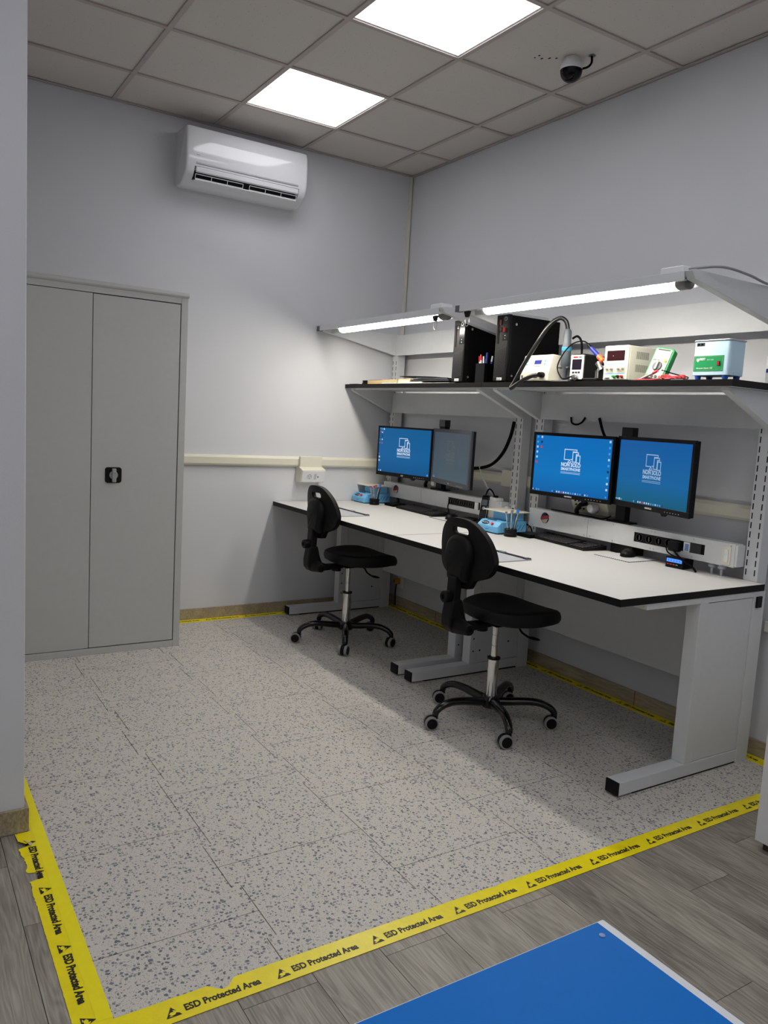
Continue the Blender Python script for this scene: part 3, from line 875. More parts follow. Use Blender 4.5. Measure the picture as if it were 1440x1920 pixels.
def monitor(pa, pb, z0, z1, label, scrm, pm, brand, icons, bez=.016, bb=.022, dim=False, logos=1.0, bezelm=None):
    """pa, pb: left and right front corners (x, y)"""
    cx, cy = (pa[0] + pb[0]) / 2, (pa[1] + pb[1]) / 2
    W = math.hypot(pb[0] - pa[0], pb[1] - pa[1]); rz = math.atan2(pb[1] - pa[1], pb[0] - pa[0])
    Hh = z1 - z0
    t = thing('monitor', label, 'monitor', (cx, cy, z0), rz)
    w_ = W / 2
    bezelm = bezelm or blackp
    f = MB()
    f.box(-w_, w_, 0, .012, 0, bb); f.box(-w_, w_, 0, .012, Hh - bez, Hh)
    f.box(-w_, -w_ + bez, 0, .012, bb, Hh - bez); f.box(w_ - bez, w_, 0, .012, bb, Hh - bez)
    f.part('bezel', bezelm, t, bevel=.0012)
    MB().box(-w_ + .002, w_ - .002, .012, .030, .002, Hh - .002).box(-w_ * .7, w_ * .7, .030, .046, Hh * .2, Hh * .85).part('back_cover', blackp, t, bevel=.003)
    MB().box(-.05, .05, .046, .060, Hh / 2 - .05, Hh / 2 + .05).part('mount_plate', blackm, t)
    sc = MB().box(-w_ + bez, w_ - bez, .0025, .012, bb, Hh - bez).part('screen', scrm, t)
    sw, x0, x1, zb, zt = W - 2 * bez, -w_ + bez, w_ - bez, bb, Hh - bez
    logo(sc, ((x0 + x1) / 2, (zb + zt) / 2 - .004), .255 * sw * logos, pm, y=.0018)
    cols = {'w': emis('icon_white' + ('d' if dim else ''), 'c9dcf0', .8 if not dim else .25), 'r': emis('icon_red', 'e0354a', .8), 'b': emis('icon_blue', '4da3ea', .8), 'k': emis('icon_dark', '1a2a50', .5)}
    groups = {}
    for (u, v, c, sz) in icons:
        groups.setdefault(c, []).append((u, v, sz))
    for c, L in groups.items():
        mb = MB()
        for u, v, sz in L:
            px, pz = x0 + u * (x1 - x0), zt - v * (zt - zb)
            mb.add([(px - sz, .0019, pz - sz), (px + sz, .0019, pz - sz), (px + sz, .0019, pz + sz), (px - sz, .0019, pz + sz)], [(0, 1, 2, 3)])
        mb.part('icon', cols[c], sc, kind='stuff')
    if brand:
        place_mesh('lettering', text_mesh(brand, .011, .02, mat=whitei), t, (0, -.0006, bb * .45), FRONT)
    bt_ = MB()
    for k in range(6): bt_.box(w_ * .42 + k * .018, w_ * .42 + k * .018 + .004, -.0006, 0, .009, .011)
    bt_.part('button', whitei, t, kind='stuff')
    MB().prism([(w_ * .30, 0), (w_ * .30 + .035, 0), (w_ * .30 + .022, -.012), (w_ * .30 + .012, -.012)], 'y', .004, .02).part('power_button', blackp, t)
    return t
scr_a = screen_mat('screen_far_left', '0565a2', '0568aa', '055c98', .76)
scr_b = screen_mat('screen_far_right', '3b4a55', '40525e', '465a66', .75)
scr_c = screen_mat('screen_near_left', '0b6fc0', '0a78c4', '0a66b0', .88)
scr_d = screen_mat('screen_near_right', '0a64b4', '0a70b4', '0a6688', .72)
pm_on = emis('screen_white', 'cfe2f7', .9); pm_dim = emis('screen_dim', '707a76', .40); pm_mid = emis('screen_mid', 'a8c6e6', .75)
def taskbar(k=16, c0=.28, st=.031):
    cs = 'bkwwrwwwbbwbbkw'
    return [(c0 + st * i, .975, cs[i % len(cs)], .0040) for i in range(k)]
ic_c = [(.03, .03 + .09 * i, c, .0055) for i, c in enumerate('bbwwwr')] + [(.085, .03 + .09 * i, c, .0055) for i, c in enumerate('wkr')] + [(.972, .04 + .10 * i, c, .0055) for i, c in enumerate('wbbwbkbww')] + taskbar() + [(.01, .975, 'w', .003), (.035, .975, 'k', .003), (.06, .975, 'b', .005), (.09, .975, 'b', .004), (.97, .965, 'b', .004)]
ic_d = taskbar(14) + [(.01, .975, 'w', .003), (.035, .975, 'w', .003), (.06, .975, 'w', .005), (.09, .975, 'b', .004)]
ic_a = [(.02, .02, 'b', .004), (.09, .03, 'w', .006), (.05, .03, 'b', .005), (.03, .10, 'r', .005), (.06, .105, 'w', .005), (.06, .19, 'k', .006), (.06, .27, 'w', .005), (.06, .35, 'r', .005), (.015, .27, 'b', .004), (.015, .35, 'b', .004), (.015, .60, 'r', .004), (.02, .67, 'w', .006), (.02, .75, 'w', .006), (.02, .98, 'b', .005), (.06, .98, 'w', .005), (.97, .97, 'b', .006)]
ic_b = [(.03, .97, 'w', .006), (.06, .98, 'b', .005)]
monitor((.240, -.322), (.758, -.235), .983, 1.318, 'lit blue monitor on the far desk, leftmost of all four', scr_a, pm_on, 'AOC', ic_a, bez=.013, bb=.025)
monitor((.762, -.232), (1.352, -.392), .985, 1.3235, 'dim grey monitor on the far desk, turned inwards', scr_b, pm_dim, 'hp', ic_b, bez=.020, bb=.030, dim=True, bezelm=M('dark_bezel', '33343a', .5), logos=.95)
monitor((1.712, -.256), (2.228, -.205), 1.010, 1.342, 'bright blue monitor with two columns of icons, near desk, left', scr_c, pm_on, 'HANNS.G', ic_c)
monitor((2.2315, -.190), (2.752, -.309), 1.014, 1.347, 'blue monitor rightmost of all four, turned inwards on near desk', scr_d, pm_mid, 'HANNS.G', ic_d, bez=.017, bb=.026)

def mon_arm(x, label, top):
    t = thing('monitor_stand', label, 'monitor stand', (x, -.105, .92))
    MB().box(-.030, .030, -.018, .022, .008, top - .92).part('pole', blackp, t, bevel=.003)
    pl = []
    MB().box(-.075, .075, -.030, .028, .0, .009).part('base', blackp, t, bevel=.003)
    MB().box(-.033, .033, -.021, .023, top - .92 - .045, top - .92 + .002).part('cap', blackg, t, bevel=.003)
    MB().box(-.26, .26, -.040, -.018, .235, .275).part('crossbar', blackm, t, bevel=.003)
    return t
mon_arm(.705, 'black pole stand carrying the far desk monitors', 1.378)
mon_arm(2.225, 'black pole stand carrying the near desk monitors', 1.388)
# clamp foot seen below the rail
tag(MB().box(2.19, 2.34, -.130, -.060, ZT, .819).part('stand_clamp', blackp, bevel=.004), 'black clamp block under the near power rail behind the mouse', 'clamp')

# ================================================================ DESK ITEMS
def keyboard(cx, cy, rz, W, label):
    t = thing('keyboard', label, 'keyboard', (cx, cy, ZT), rz)
    D = .150
    MB().prism([(-D / 2, 0), (-D / 2, .010), (D / 2, .024), (D / 2, 0)], 'x', -W / 2, W / 2).part('base', blackp, t, bevel=.003)
    k = MB()
    nx, ny = 21, 6
    for i in range(nx):
        for j in range(ny):
            if i in (15,) or (i > 15 and j == 3 and i < 18) or (j == 5 and i in (1, 13)): continue
            x = -W / 2 + .012 + i * (W - .024) / nx; y = -D / 2 + .010 + j * (D - .020) / ny
            z = .010 + (y + D / 2) / D * .014
            wd = (W - .024) / nx - .0028
            if j == 0 and i in (5, 6, 7, 8): wd += .003
            k.box(x, x + wd, y, y + .0185, z, z + .006)
    k.part('keys', M('key_black', '18181b', .4), t, bevel=.001, seg=1, kind='stuff')
    return t
keyboard(.670, -.210, math.radians(-3), .45, 'black keyboard on the far desk in front of the monitors')
keyboard(1.930, -.180, math.radians(-5.5), .46, 'black keyboard on the near desk in front of the monitors')

def mouse(x, y, label, z=ZT):
    t = thing('mouse', label, 'mouse', (x, y, z), math.radians(15))
    mb = MB(); n = 12; rings = 7
    vs = []; fs = []
    for i in range(rings + 1):
        ph = i / rings * PI / 2
        r, h = math.cos(ph), math.sin(ph)
        for k in range(20):
            a = 2 * PI * k / 20
            vs.append((.032 * r * math.cos(a) * (1 - .12 * math.sin(a)), .054 * r * math.sin(a), .001 + .036 * h ** .8))
    for i in range(rings):
        for k in range(20):
            j = (k + 1) % 20; fs.append((i * 20 + k, i * 20 + j, (i + 1) * 20 + j, (i + 1) * 20 + k))
    fs.append(tuple(range(20))[::-1])
    mb.add(vs, fs, True); mb.part('shell', blackp, t)
    MB().cyl((-.004, .028, .031), (.004, .028, .031), .007, n=12).part('wheel', greyp, t)
    return t
mouse(1.020, -.235, 'black mouse on the far desk beside the cordless phone', ZT + .003)
mouse(2.335, -.165, 'black mouse on the pale mat of the near desk', ZT + .003)
def mousepad(x0, x1, y0, y1, label, mm):
    t = thing('mouse_mat', label, 'mouse mat', ((x0 + x1) / 2, (y0 + y1) / 2, ZT))
    a, b = (x1 - x0) / 2, (y1 - y0) / 2
    MB().box(-a, a, -b, b, 0, .0025).part('sheet', mm, t, bevel=.0006)
    s = MB(); x = -a
    while x < a - .006: s.box(x, x + .008, -b - .0008, -b + .0015, .0004, .0031); x += .0125
    y = -b
    while y < b - .006: s.box(a - .0015, a + .0008, y, y + .008, .0004, .0031); y += .0125
    s.part('stitching', ink, t, kind='stuff')
mousepad(2.245, 2.455, -.300, -.090, 'pale grey mouse mat with black stitched edge, near desk', M('pale_mat', 'c9cacd', .6))
mousepad(.905, 1.105, -.325, -.110, 'pale grey mouse mat with black stitched edge, far desk', M('pale_mat', 'c9cacd', .6))

def repair_mat(x0, x1, y0, y1, label):
    t = thing('repair_mat', label, 'work mat', ((x0 + x1) / 2, (y0 + y1) / 2, ZT))
    a, b = (x1 - x0) / 2, (y1 - y0) / 2
    MB().box(-a, a, -b, b, 0, .005).part('sheet', padm, t, bevel=.0015)
    s = MB().box(-a + .01, a - .025, b - .012, b - .006, .005, .0085).box(-a + .01, a - .025, b - .028, b - .022, .005, .0085).box(a - .025, a - .002, b - .032, b - .002, .005, .010)
    s.part('tool_ridge', M('mat_dark_ridge', '2e2f34', .6), t)
    MB().box(-.02, .02, b - .014, b + .002, .005, .012).part('clip', padm, t, bevel=.002)
repair_mat(.40, .805, -.900, -.700, 'grey repair mat beside the far chair, on the desk front')
repair_mat(1.90, 2.286, -.940, -.745, 'grey repair mat beside the near chair, on the desk front')

def separator(x0, y0, label):
    """light blue screen-separator station: front dial block, rear plate tower"""
    t = thing('heating_station', label, 'repair station', (x0, y0, ZT), 0)
    b = MB()
    b.prism([(0, .006), (0, .040), (.030, .066), (.075, .070), (.215, .070), (.215, .006)], 'x', 0, .172)
    bo = b.part('body', ltblue, t, bevel=.004)
    MB().box(.012, .16, .012, .205, 0, .006).part('foot_rail', blackp, t)
    MB().box(.030, .160, .085, .200, .070, .118).part('neck', ltblue, t, bevel=.004)
    MB().box(-.018, .195, .050, .215, .118, .123).part('hot_plate', cream, t, bevel=.001)
    # dial panel on the sloped face (slope from (0,.040) to (.030,.066))
    ang = math.atan2(.026, .030)
    pn = MB(); pn.prism([(.030 * math.cos(a) + .0, .013 * math.sin(a)) for a in [2 * PI * i / 20 for i in range(20)]], 'z', 0, .0015)
    q = pn.part('dial_panel', blackp, t); q.location = (.055, .015 - .0007, .053 + .0003); q.rotation_euler = (ang, 0, 0)
    MB().box(-.014, .014, -.006, .006, .0015, .0022).part('display', M('display_grey', '5f6a70', .3), q)
    bb = MB()
    for ax in (-.021, .021): bb.cyl((ax, 0, .0015), (ax, 0, .0028), .003, n=10)
    bb.part('button', whitei, q, kind='stuff')
    r = MB().cyl((.118, .013, .050), (.118, .004, .058), .008, n=14).part('knob', redm, t)
    MB().box(.030, .110, .040, .050, .0700, .0722).part('grip_slot', M('slot_blue', '2c4a5e', .6), t)
    s = MB()
    for k in range(6):
        y = .055 + k * .024
        s.prism([(y, .018), (y + .003, .018), (y + .025, .052), (y + .022, .052)], 'x', .1720, .1726)
    s.part('vent_slot', holem, t, kind='stuff')
    MB().box(.07, .10, -.0008, 0, .020, .025).part('badge', M('badge_blue', '3a80b8', .4), t)
    return t
separator(.015, -.375, 'light blue heating station beside the wall on the far desk')
separator(1.430, -.370, 'light blue heating station between the desks by the posts')

def tool_holder(x, y, label, kind):
    t = thing('tool_holder', label, 'tool holder', (x, y, ZT))
    MB().lathe([(.034, 0), (.035, .003), (.035, .016), (.033, .018), (.033, .022), (.034, .024), (.034, .040), (.032, .042)], n=24).part('base', blackp, t)
    n = 6
    for k in range(n):
        a = 2 * PI * k / n + .3
        bx, by = .018 * math.cos(a), .018 * math.sin(a)
        tx, ty = .036 * math.cos(a), .036 * math.sin(a)
        h0 = .125 if kind == 'steel' else .118
        h0 += (k % 3) * .004
        which = ['toward the wall', 'at the back', 'on the left', 'nearest the room', 'on the right', 'by the keyboard'][k]
        if k == 1:
            lb = 'black marker with blue cap standing in the %s tool holder' % ('near' if kind == 'steel' else 'far')
            s = thing('marker', lb, 'marker', (x + bx, y + by, ZT + .030))
            MB().cyl((0, 0, 0), ((tx - bx) * .85, (ty - by) * .85, h0 - .03), .0065, n=10).part('barrel', blackp, s)
            MB().cyl(((tx - bx) * .85, (ty - by) * .85, h0 - .03), (tx - bx, ty - by, h0 - .01), .008, n=12).part('cap', M('cap_blue', '2f7fe0', .4), s)
            continue
        d = '%s screwdriver in the %s tool holder, %s' % ('steel' if kind == 'steel' else 'red-topped', 'near' if kind == 'steel' else 'far', which)
        s = thing('screwdriver', d, 'screwdriver', (x + bx, y + by, ZT + .030), group='screwdrivers in the %s holder' % ('near' if kind == 'steel' else 'far'))
        MB().tube([(0, 0, 0), ((tx - bx) * .45, (ty - by) * .45, h0 * .4), ((tx - bx) * .5, (ty - by) * .5, h0 * .45), ((tx - bx), (ty - by), h0 - .03)], .004, n=10, rads=[.0028, .0028, .0040, .0040]).part('shaft', steelm, s)
        MB().lathe([(.0045, 0), (.0075, .003), (.0075, .007), (.005, .009)], (tx - bx, ty - by, h0 - .032), 'z', 12).part('cap', steelm if kind == 'steel' else M('cap_red', 'a8203a', .35), s)
tool_holder(1.668, -.330, 'round black tool holder beside the near heating station', 'steel')
tool_holder(.245, -.325, 'round black tool holder beside the far heating station', 'red')
for x, y, lb in ((1.700, -.235, 'flat black box beside the keyboard on the near desk'), (.330, -.225, 'flat black box beside the keyboard on the far desk')):
    t = thing('black_box', lb, 'box', (x, y, ZT))
    MB().box(-.055, .055, -.035, .075, 0, .016).part('body', blackm, t, bevel=.002)
    MB().box(-.050, .050, -.030, .070, .016, .020).part('lid', blackp, t, bevel=.001)
    MB().tube(spline([(-.045, .076, .010), (-.075, .095, .030), (-.10, .10, .045), (-.13, .08, .055)]), .004).part('cable', blackm, t)

# blue-lit tester
t = thing('tester', 'small black box with blue-lit display and red buttons, near desk', 'instrument', (2.575, -.198, ZT), math.radians(5))
MB().box(0, .088, 0, .085, 0, .050).part('body', blackp, t, bevel=.003)
dp = MB().box(.006, .082, -.001, .0005, .026, .042).part('display', emis('blue_lcd', '4a8cff', 1.3), t)
mb = MB()
for k in range(5): mb.box(.014 + k * .014, .017 + k * .014, -.0015, -.001, .030, .038)
mb.part('digit', emis('lcd_dark', '2456c0', .6), dp, kind='stuff')
for k in range(5):
    mt_ = emis('btn_red', 'd83a2a', .5) if k < 3 else (M('btn_green', '5a9a62', .4) if k == 3 else blackm)
    MB().box(.008 + k * .015, .018 + k * .015, -.0015, .0005, .014, .018).part('button', mt_, t)

# cordless phone in its cradle
t = thing('cordless_phone', 'black cordless phone standing upright between the desks', 'phone', (1.245, -.175, ZT), math.radians(20))
MB().prism([(-.045, 0), (-.045, .014), (.02, .028), (.045, .026), (.045, 0)], 'x', -.040, .040).part('cradle', blackp, t, bevel=.004)
a = math.radians(-12)
hs_ = MB(); hs_.prism(rrect(-.025, .025, 0, .160, .012), 'y', -.012, .012)
ho = hs_.part('handset', blackg, t, bevel=.004); ho.location = (0, -.008, .018); ho.rotation_euler = (a, 0, 0)
MB().box(-.018, .018, -.0135, -.012, .098, .132).part('display', M('phone_display', '5a5f66', .25), ho)
kp = MB()
for i in range(3):
    for j in range(4): kp.box(-.017 + i * .012, -.008 + i * .012, -.0132, -.012, .018 + j * .012, .025 + j * .012)
kp.part('keypad', M('phone_keys', '2d2d30', .4), ho, kind='stuff')
MB().lathe([(.0001, -.0145), (.009, -.0145), (.0105, -.013), (.0105, -.012)], (0, 0, .080), 'y', 16).part('pad_ring', M('phone_ring', 'b5b8bd', .3, .6), ho)
rm = MB()
rm.tube([(-.0235, -.0125, .014), (-.0235, -.0125, .095)], .001, n=5); rm.tube([(.0235, -.0125, .014), (.0235, -.0125, .095)], .001, n=5)
rm.part('trim', M('phone_ring', 'b5b8bd', .3, .6), ho)
MB().box(-.060, -.005, -.06, .06, 0, .02).xf(Matrix.Translation((-.05, 0, 0))).part('x', blackp, t)
bpy.data.objects.remove(bpy.data.objects['x'])
t = thing('modem', 'flat black box lying behind the far mouse', 'box', (1.135, -.165, ZT), math.radians(2))
MB().box(-.075, .045, -.05, .05, 0, .022).part('body', blackp, t, bevel=.004)

# usb hub on the far rail
t = thing('usb_hub', 'small white hub with black cables on the far power rail', 'hub', (1.285, -.125, .92), math.radians(-8))
MB().box(-.060, .050, -.028, .025, 0, .018).part('body', whitep, t, bevel=.003)
MB().tube(spline([(.0, -.005, .022), (-.03, -.01, .055), (-.065, -.01, .060), (-.075, -.02, .03), (-.07, -.03, .002)]), .0045).part('cable', blackm, t)
MB().box(-.01, .02, -.012, .008, .018, .030).part('plug', blackp, t, bevel=.003)
# small white card boxes on the near station's left
for k, (x, y) in enumerate(((1.475, -.125), (1.440, -.145))):
    t = thing('card_box', ['small white box behind the near heating station, by the post', 'small white box behind the near heating station, by the phone'][k], 'box', (x - .02, y, ZT))
    MB().box(-.012, .012, -.010, .010, 0, .140 - .01 * k).part('body', whitep, t, bevel=.001)
    MB().box(-.008, .008, -.0106, -.0100, .118 - .01 * k, .126 - .01 * k).part('print', ink, t)

# cables behind the monitors
def cable(name, pts, r, label, mm=blackm):
    o = MB().tube(spline(pts), r).part(name, mm); tag(o, label, 'cable'); return o
cable('cable_bundle', [(1.388, -.115, 1.39), (1.36, -.112, 1.30), (1.30, -.11, 1.20), (1.20, -.11, 1.125), (1.08, -.13, 1.095), (1.0, -.17, 1.10)], .010, 'thick black cable bundle running from shelf to far monitors')
cable('white_cable', [(1.12, -.13, 1.11), (1.13, -.11, 1.05), (1.17, -.10, .99), (1.22, -.10, .955), (1.27, -.11, .940)], .004, 'white cable hanging from far monitor to the white hub', whitep)
cable('black_cable', [(2.03, -.115, 1.43), (2.06, -.112, 1.36), (2.11, -.12, 1.30), (2.14, -.14, 1.24)], .007, 'black cable dropping behind the near left monitor')
cable('black_cable', [(1.83, -.112, 1.43), (1.84, -.112, 1.400), (1.875, -.112, 1.392), (1.91, -.112, 1.405), (1.93, -.112, 1.43)], .005, 'short black cable loop under the near shelf')
cable('black_cable', [(1.76, -.13, .927), (1.90, -.135, .927), (2.05, -.135, .926), (2.13, -.13, .926), (2.165, -.118, .945)], .004, 'black cable lying on the near power rail')

# ================================================================ SHELF ITEMS
ZS = 1.589
def tower(x0, y0, label, extra):
    t = thing('desktop_computer', label, 'computer', (x0, y0, ZS), 0)
    W, D, Ht = .100, .365, .345
    bd = MB().box(0, W, .022, D, .006, Ht).part('case', blackm, t, bevel=.002)
    fa = MB().box(0, W, 0, .022, .006, Ht + .003).part('front_panel', blackp, t, bevel=.004)
    for a in (0.01, W - .025):
        for b in (.02, D - .04): MB().box(a, a + .015, b, b + .02, 0, .006).part('foot', blackp, t)
    # slanted ridges
    r = MB(); n = 22
    for k in range(n):
        z = .022 + k * .0065
        top = min(z + .045, .172 + (0) )
        r.add([(.006, -.0012, z), (W * .92, -.0012, z + .022), (W * .92, -.0012, z + .0245), (.006, -.0012, z + .0025), (.006, .001, z), (W * .92, .001, z + .022), (W * .92, .001, z + .0245), (.006, .001, z + .0025)],
              [(0, 1, 2, 3), (0, 4, 5, 1), (3, 2, 6, 7), (1, 5, 6, 2), (0, 3, 7, 4)])
    r.part('grille_rib', M('rib_grey', '2b2b2f', .4), fa, kind='stuff')
    MB().box(.055, .098, -.0015, .001, .215, .340).part('port_panel', blackg, fa)
    MB().box(.012, .026, -.002, .001, .200, .320).part('drive_slot', holem, fa)
    MB().box(.030, .046, -.002, .001, .300, .322).part('drive_button', blackg, fa)
    MB().lathe([(.008, -.0030), (.0105, -.0030), (.0105, 0)], (.076, 0, .325), 'y', 20).part('power_button', steelm, fa)
    MB().lathe([(.0001, -.0034), (.007, -.0034), (.008, 0)], (.076, 0, .325), 'y', 20).part('button_face', blackg, fa)
    if extra:
        MB().box(.028, .040, -.004, 0, .296, .322).part('card', M('card_red', '7c2018', .5), fa, bevel=.001, label='red card in slot')
        MB().box(.052, .068, -.022, 0, .258, .280).part('usb_stick', blackg, fa, bevel=.002)
        MB().box(.068, .074, -.014, 0, .258, .280).part('usb_stick', M('card_red', '7c2018', .5), fa, bevel=.001)
    pt = MB()
    for z in (.24, .225): pt.lathe([(.0001, -.0022), (.0025, -.0022), (.0025, 0)], (.076, 0, z), 'y', 8)
    pt.part('port', whitei, fa, kind='stuff')
    place_mesh('lettering', text_mesh('lenovo', .013, .01, mat=ink), fa, (.052, -.0046, .0165), FRONT)
    MB().box(.034, .071, -.0042, 0, .010, .024).part('badge', whitei, fa)
    sc = MB()
    for y, z in ((.05, .30), (.04, .035)): sc.lathe([(.006, .0), (.007, .0015), (.0045, .002), (.003, .001)], (W, y, z), 'x', 12)
    sc.part('screw', steelm, t, kind='stuff')
    if extra:
        pb = MB()
        pb.box(0.06, .098, D, D + .004, .12, .24)
        pb.part('port_plate', greyp, t)
    return t
tower(1.208, -.455, 'black slim desktop tower beside the folder stack', False)
tower(1.583, -.462, 'black slim desktop tower with red card slots, in the middle', True)

t = thing('pen_cup', 'black pen cup between the two tower computers', 'cup', (1.447, -.405, ZS))
MB().box(-.038, .038, -.038, .038, 0, .003).box(-.038, -.035, -.038, .038, .003, .105).box(.035, .038, -.038, .038, .003, .105).box(-.035, .035, -.038, -.035, .003, .105).box(-.035, .035, .035, .038, .003, .105).part('body', blackg, t)
pens = [('white pen with red clip', whitep, redm, -.024, -.020, .142), ('white pen with red cap', whitep, redm, -.010, -.024, .150), ('plain white pen', whitep, whitep, .008, -.022, .140), ('white pen with blue clip', whitep, bluem, .018, -.012, .158), ('dark blue pen', navy, navy, .028, -.018, .160), ('blue and white pen', bluem, whitep, .026, .015, .145)]
for nm, m1, m2, px, py, ht in pens:
    s = thing('pen', nm + ' in the black pen cup', 'pen', (1.447 + px * .7, -.405 + py * .7, ZS + .003), group='pens in the shelf cup')
    MB().cyl((0, 0, 0), (px * .4, py * .4, ht - .03), .0042, n=8).part('barrel', m1, s)
    MB().cyl((px * .4, py * .4, ht - .03), (px * .5, py * .5, ht), .0048, .004, n=8).part('cap', m2, s)

# stack of envelopes and folders
Z = ZS
env = [
 (.06, .11, .004, 'grey', greyp, 'thin grey sleeve at the very left end of the shelf'),
]
def sheet(name, x0, x1, y0, y1, z0, h, matl, label, cat, rz=0.0, group=None, lift=0):
    cx, cy = (x0 + x1) / 2, (y0 + y1) / 2
    t = thing(name, label, cat, (cx, cy, z0), rz, group)
    a, b = (x1 - x0) / 2, (y1 - y0) / 2
    mb = MB()
    n = 6
    top = []; vs = []
    for i in range(n + 1):
        u = i / n; x = -a + 2 * a * u; dz = lift * math.sin(PI * u) + 0
        vs += [(x, -b, dz), (x, b, dz), (x, -b, dz + h), (x, b, dz + h)]
    fs = [(0, 2, 3, 1)]
    for i in range(n):
        o = i * 4; p = o + 4
        fs += [(o, p, p + 2, o + 2), (o + 1, o + 3, p + 3, p + 1), (o + 2, p + 2, p + 3, o + 3), (o, o + 1, p + 1, p)]
    e = n * 4; fs.append((e, e + 1, e + 3, e + 2))
    mb.add(vs, fs)
    mb.part('sleeve', matl, t)
    return t
sheet('sleeve', .040, .150, -.455, -.33, Z, .004, greyp, 'thin grey sleeve at the left end of the shelf', 'sleeve')
z = Z
for k in range(3):
    sheet('bag', .226 - .006 * (k == 0), .292, -.460, -.36, z, .0075, blackm, 'folded black bag left of the tan envelopes, %s of three' % ['lowest', 'middle', 'topmost'][k], 'bag', group='folded black bags'); z += .0085
z = Z
for k in range(3):
    sheet('envelope', .295, .474, -.462, -.385, z, .0072, kraft, 'tan envelope at the left, %s of three' % ['lowest', 'middle', 'topmost'][k], 'envelope', group='tan envelopes'); z += .0082
sheet('bag', .300, .480, -.456, -.380, z, .002, blackm, 'thin black bag lying on the tan envelopes', 'bag')
z = Z
for k in range(3):
    sheet('envelope', .477, .652, -.464, -.380, z, .0088 if k else .006, [paper, M('buff_card', 'b3ab86', .7), kraft][k], '%s envelope before the left post, %s of three' % (['white', 'buff', 'tan'][k], ['lowest', 'middle', 'topmost'][k]), 'envelope'); z += .0098 if k else .007
# larger pile leaning on the first tower
sheet('sheet', .656, 1.195, -.460, -.30, Z, .003, paper, 'white sheet lowest under the pile beside the left tower', 'sheet')
sheet('padded_envelope', .660, .790, -.458, -.36, Z + .0034, .018, paper, 'padded grey-white envelope at the left end of the pile', 'envelope')
sheet('envelope', .795, .92, -.458, -.34, Z + .0034, .007, cream, 'cream envelope under the bags in the pile', 'envelope')
sheet('envelope', .664, .80, -.456, -.36, Z + .0218, .008, kraft, 'tan envelope lying on the padded envelope', 'envelope')
zz = Z + .0109
for k in range(5):
    mm = blackm if k % 2 == 0 else M('bag_grey', '50535a', .3)
    o_ = sheet('bag', .80 + .012 * k, 1.190 - .008 * k, -.455 + .002 * k, -.34, zz, .0036, mm, ['black bag directly on the cream envelope', 'dark grey bag second up in the pile', 'black bag in the middle of the pile', 'dark grey bag fourth up in the pile', 'black bag fifth up in the pile'][k], 'bag', lift=.001)
    o_.rotation_euler = (0, math.radians(.5 * k), 0)
    zz += .0056
o_ = sheet('bag', .664, 1.05, -.450, -.34, Z + .0385, .004, blackm, 'long black bag topmost of the whole pile', 'bag', lift=.002)
o_.rotation_euler = (0, math.radians(1.4), 0)

# hot air station
t = thing('hot_air_station', 'cream hot air rework station with small blue display', 'instrument', (1.787, -.452, ZS))
W = .200
MB().prism([(-.002, .004), (-.002, .045), (.022, .132), (.030, .135), (.10, .132), (.10, .004)], 'x', 0, W).part('front_panel', beige, t, bevel=.004)
MB().box(.004, W - .004, .10, .22, .006, .128).part('case', greyp, t, bevel=.003)
MB().box(.01, W - .01, .02, .20, 0, .006).part('foot', blackp, t)
a = math.atan2(.087, .024)
fp = bpy.data.objects.new('face', None)
def on_face(mb, name, mm, u, v):   # u across, v up the sloping front
    o = mb.part(name, mm, t); o.location = (u, -.002 + .024 * (v / .090), .045 + .087 * (v / .090)); o.rotation_euler = (a - PI / 2 + PI / 2, 0, 0); return o
on_face(MB().box(-.024, .024, -.010, .010, 0, .001), 'display', M('display_navy', '1a2a8c', .3), .110, .055)
for u in (.035, .160):
    on_face(MB().add([(-.008, 0, .001), (.008, 0, .001), (0, .016, .001)], [(0, 1, 2)]), 'arrow_key', M('key_teal', '3f93a8', .4), u, .055)
    on_face(MB().add([(-.008, 0, .001), (0, -.016, .001), (.008, 0, .001)], [(0, 1, 2)]), 'arrow_key', M('key_teal', '3f93a8', .4), u, .048)
on_face(MB().box(-.022, .022, -.0015, .0015, 0, .0008), 'print', M('print_grey', '8a8a86', .5), .110, .034)
MB().box(.012, .020, -.0035, -.002, .020, .034).part('switch', ink, t)
MB().lathe([(.007, -.0035), (.007, -.002)], (.085, 0, .028), 'y', 14).part('jack', M('key_teal', '3f93a8', .4), t)
MB().box(.10, .125, -.0035, -.002, .018, .036).part('switch', M('switch_dark', '35363a', .4), t)
MB().box(.05, .165, -.020, .0, .004, .012).part('sill', M('sill_beige', 'b6b1a2', .5), t, bevel=.002)
hs = [(1.955, -.462, 1.622), (1.915, -.480, 1.618), (1.880, -.500, 1.600), (1.840, -.515, 1.575), (1.800, -.520, 1.553), (1.815, -.515, 1.580), (1.865, -.505, 1.668), (1.915, -.485, 1.760), (1.965, -.455, 1.855), (2.005, -.425, 1.895), (2.032, -.405, 1.880), (2.040, -.395, 1.835)]
MB().tube([(p - Vector((1.787, -.452, ZS))) for p in spline(hs, 8)], .0105, n=12).part('hose', M('hose_black', '141416', .28), t)
MB().lathe([(.013, 0), (.015, -.010), (.012, -.030)], (.168, -.002, .033), 'y', 16).part('hose_nut', blackp, t)

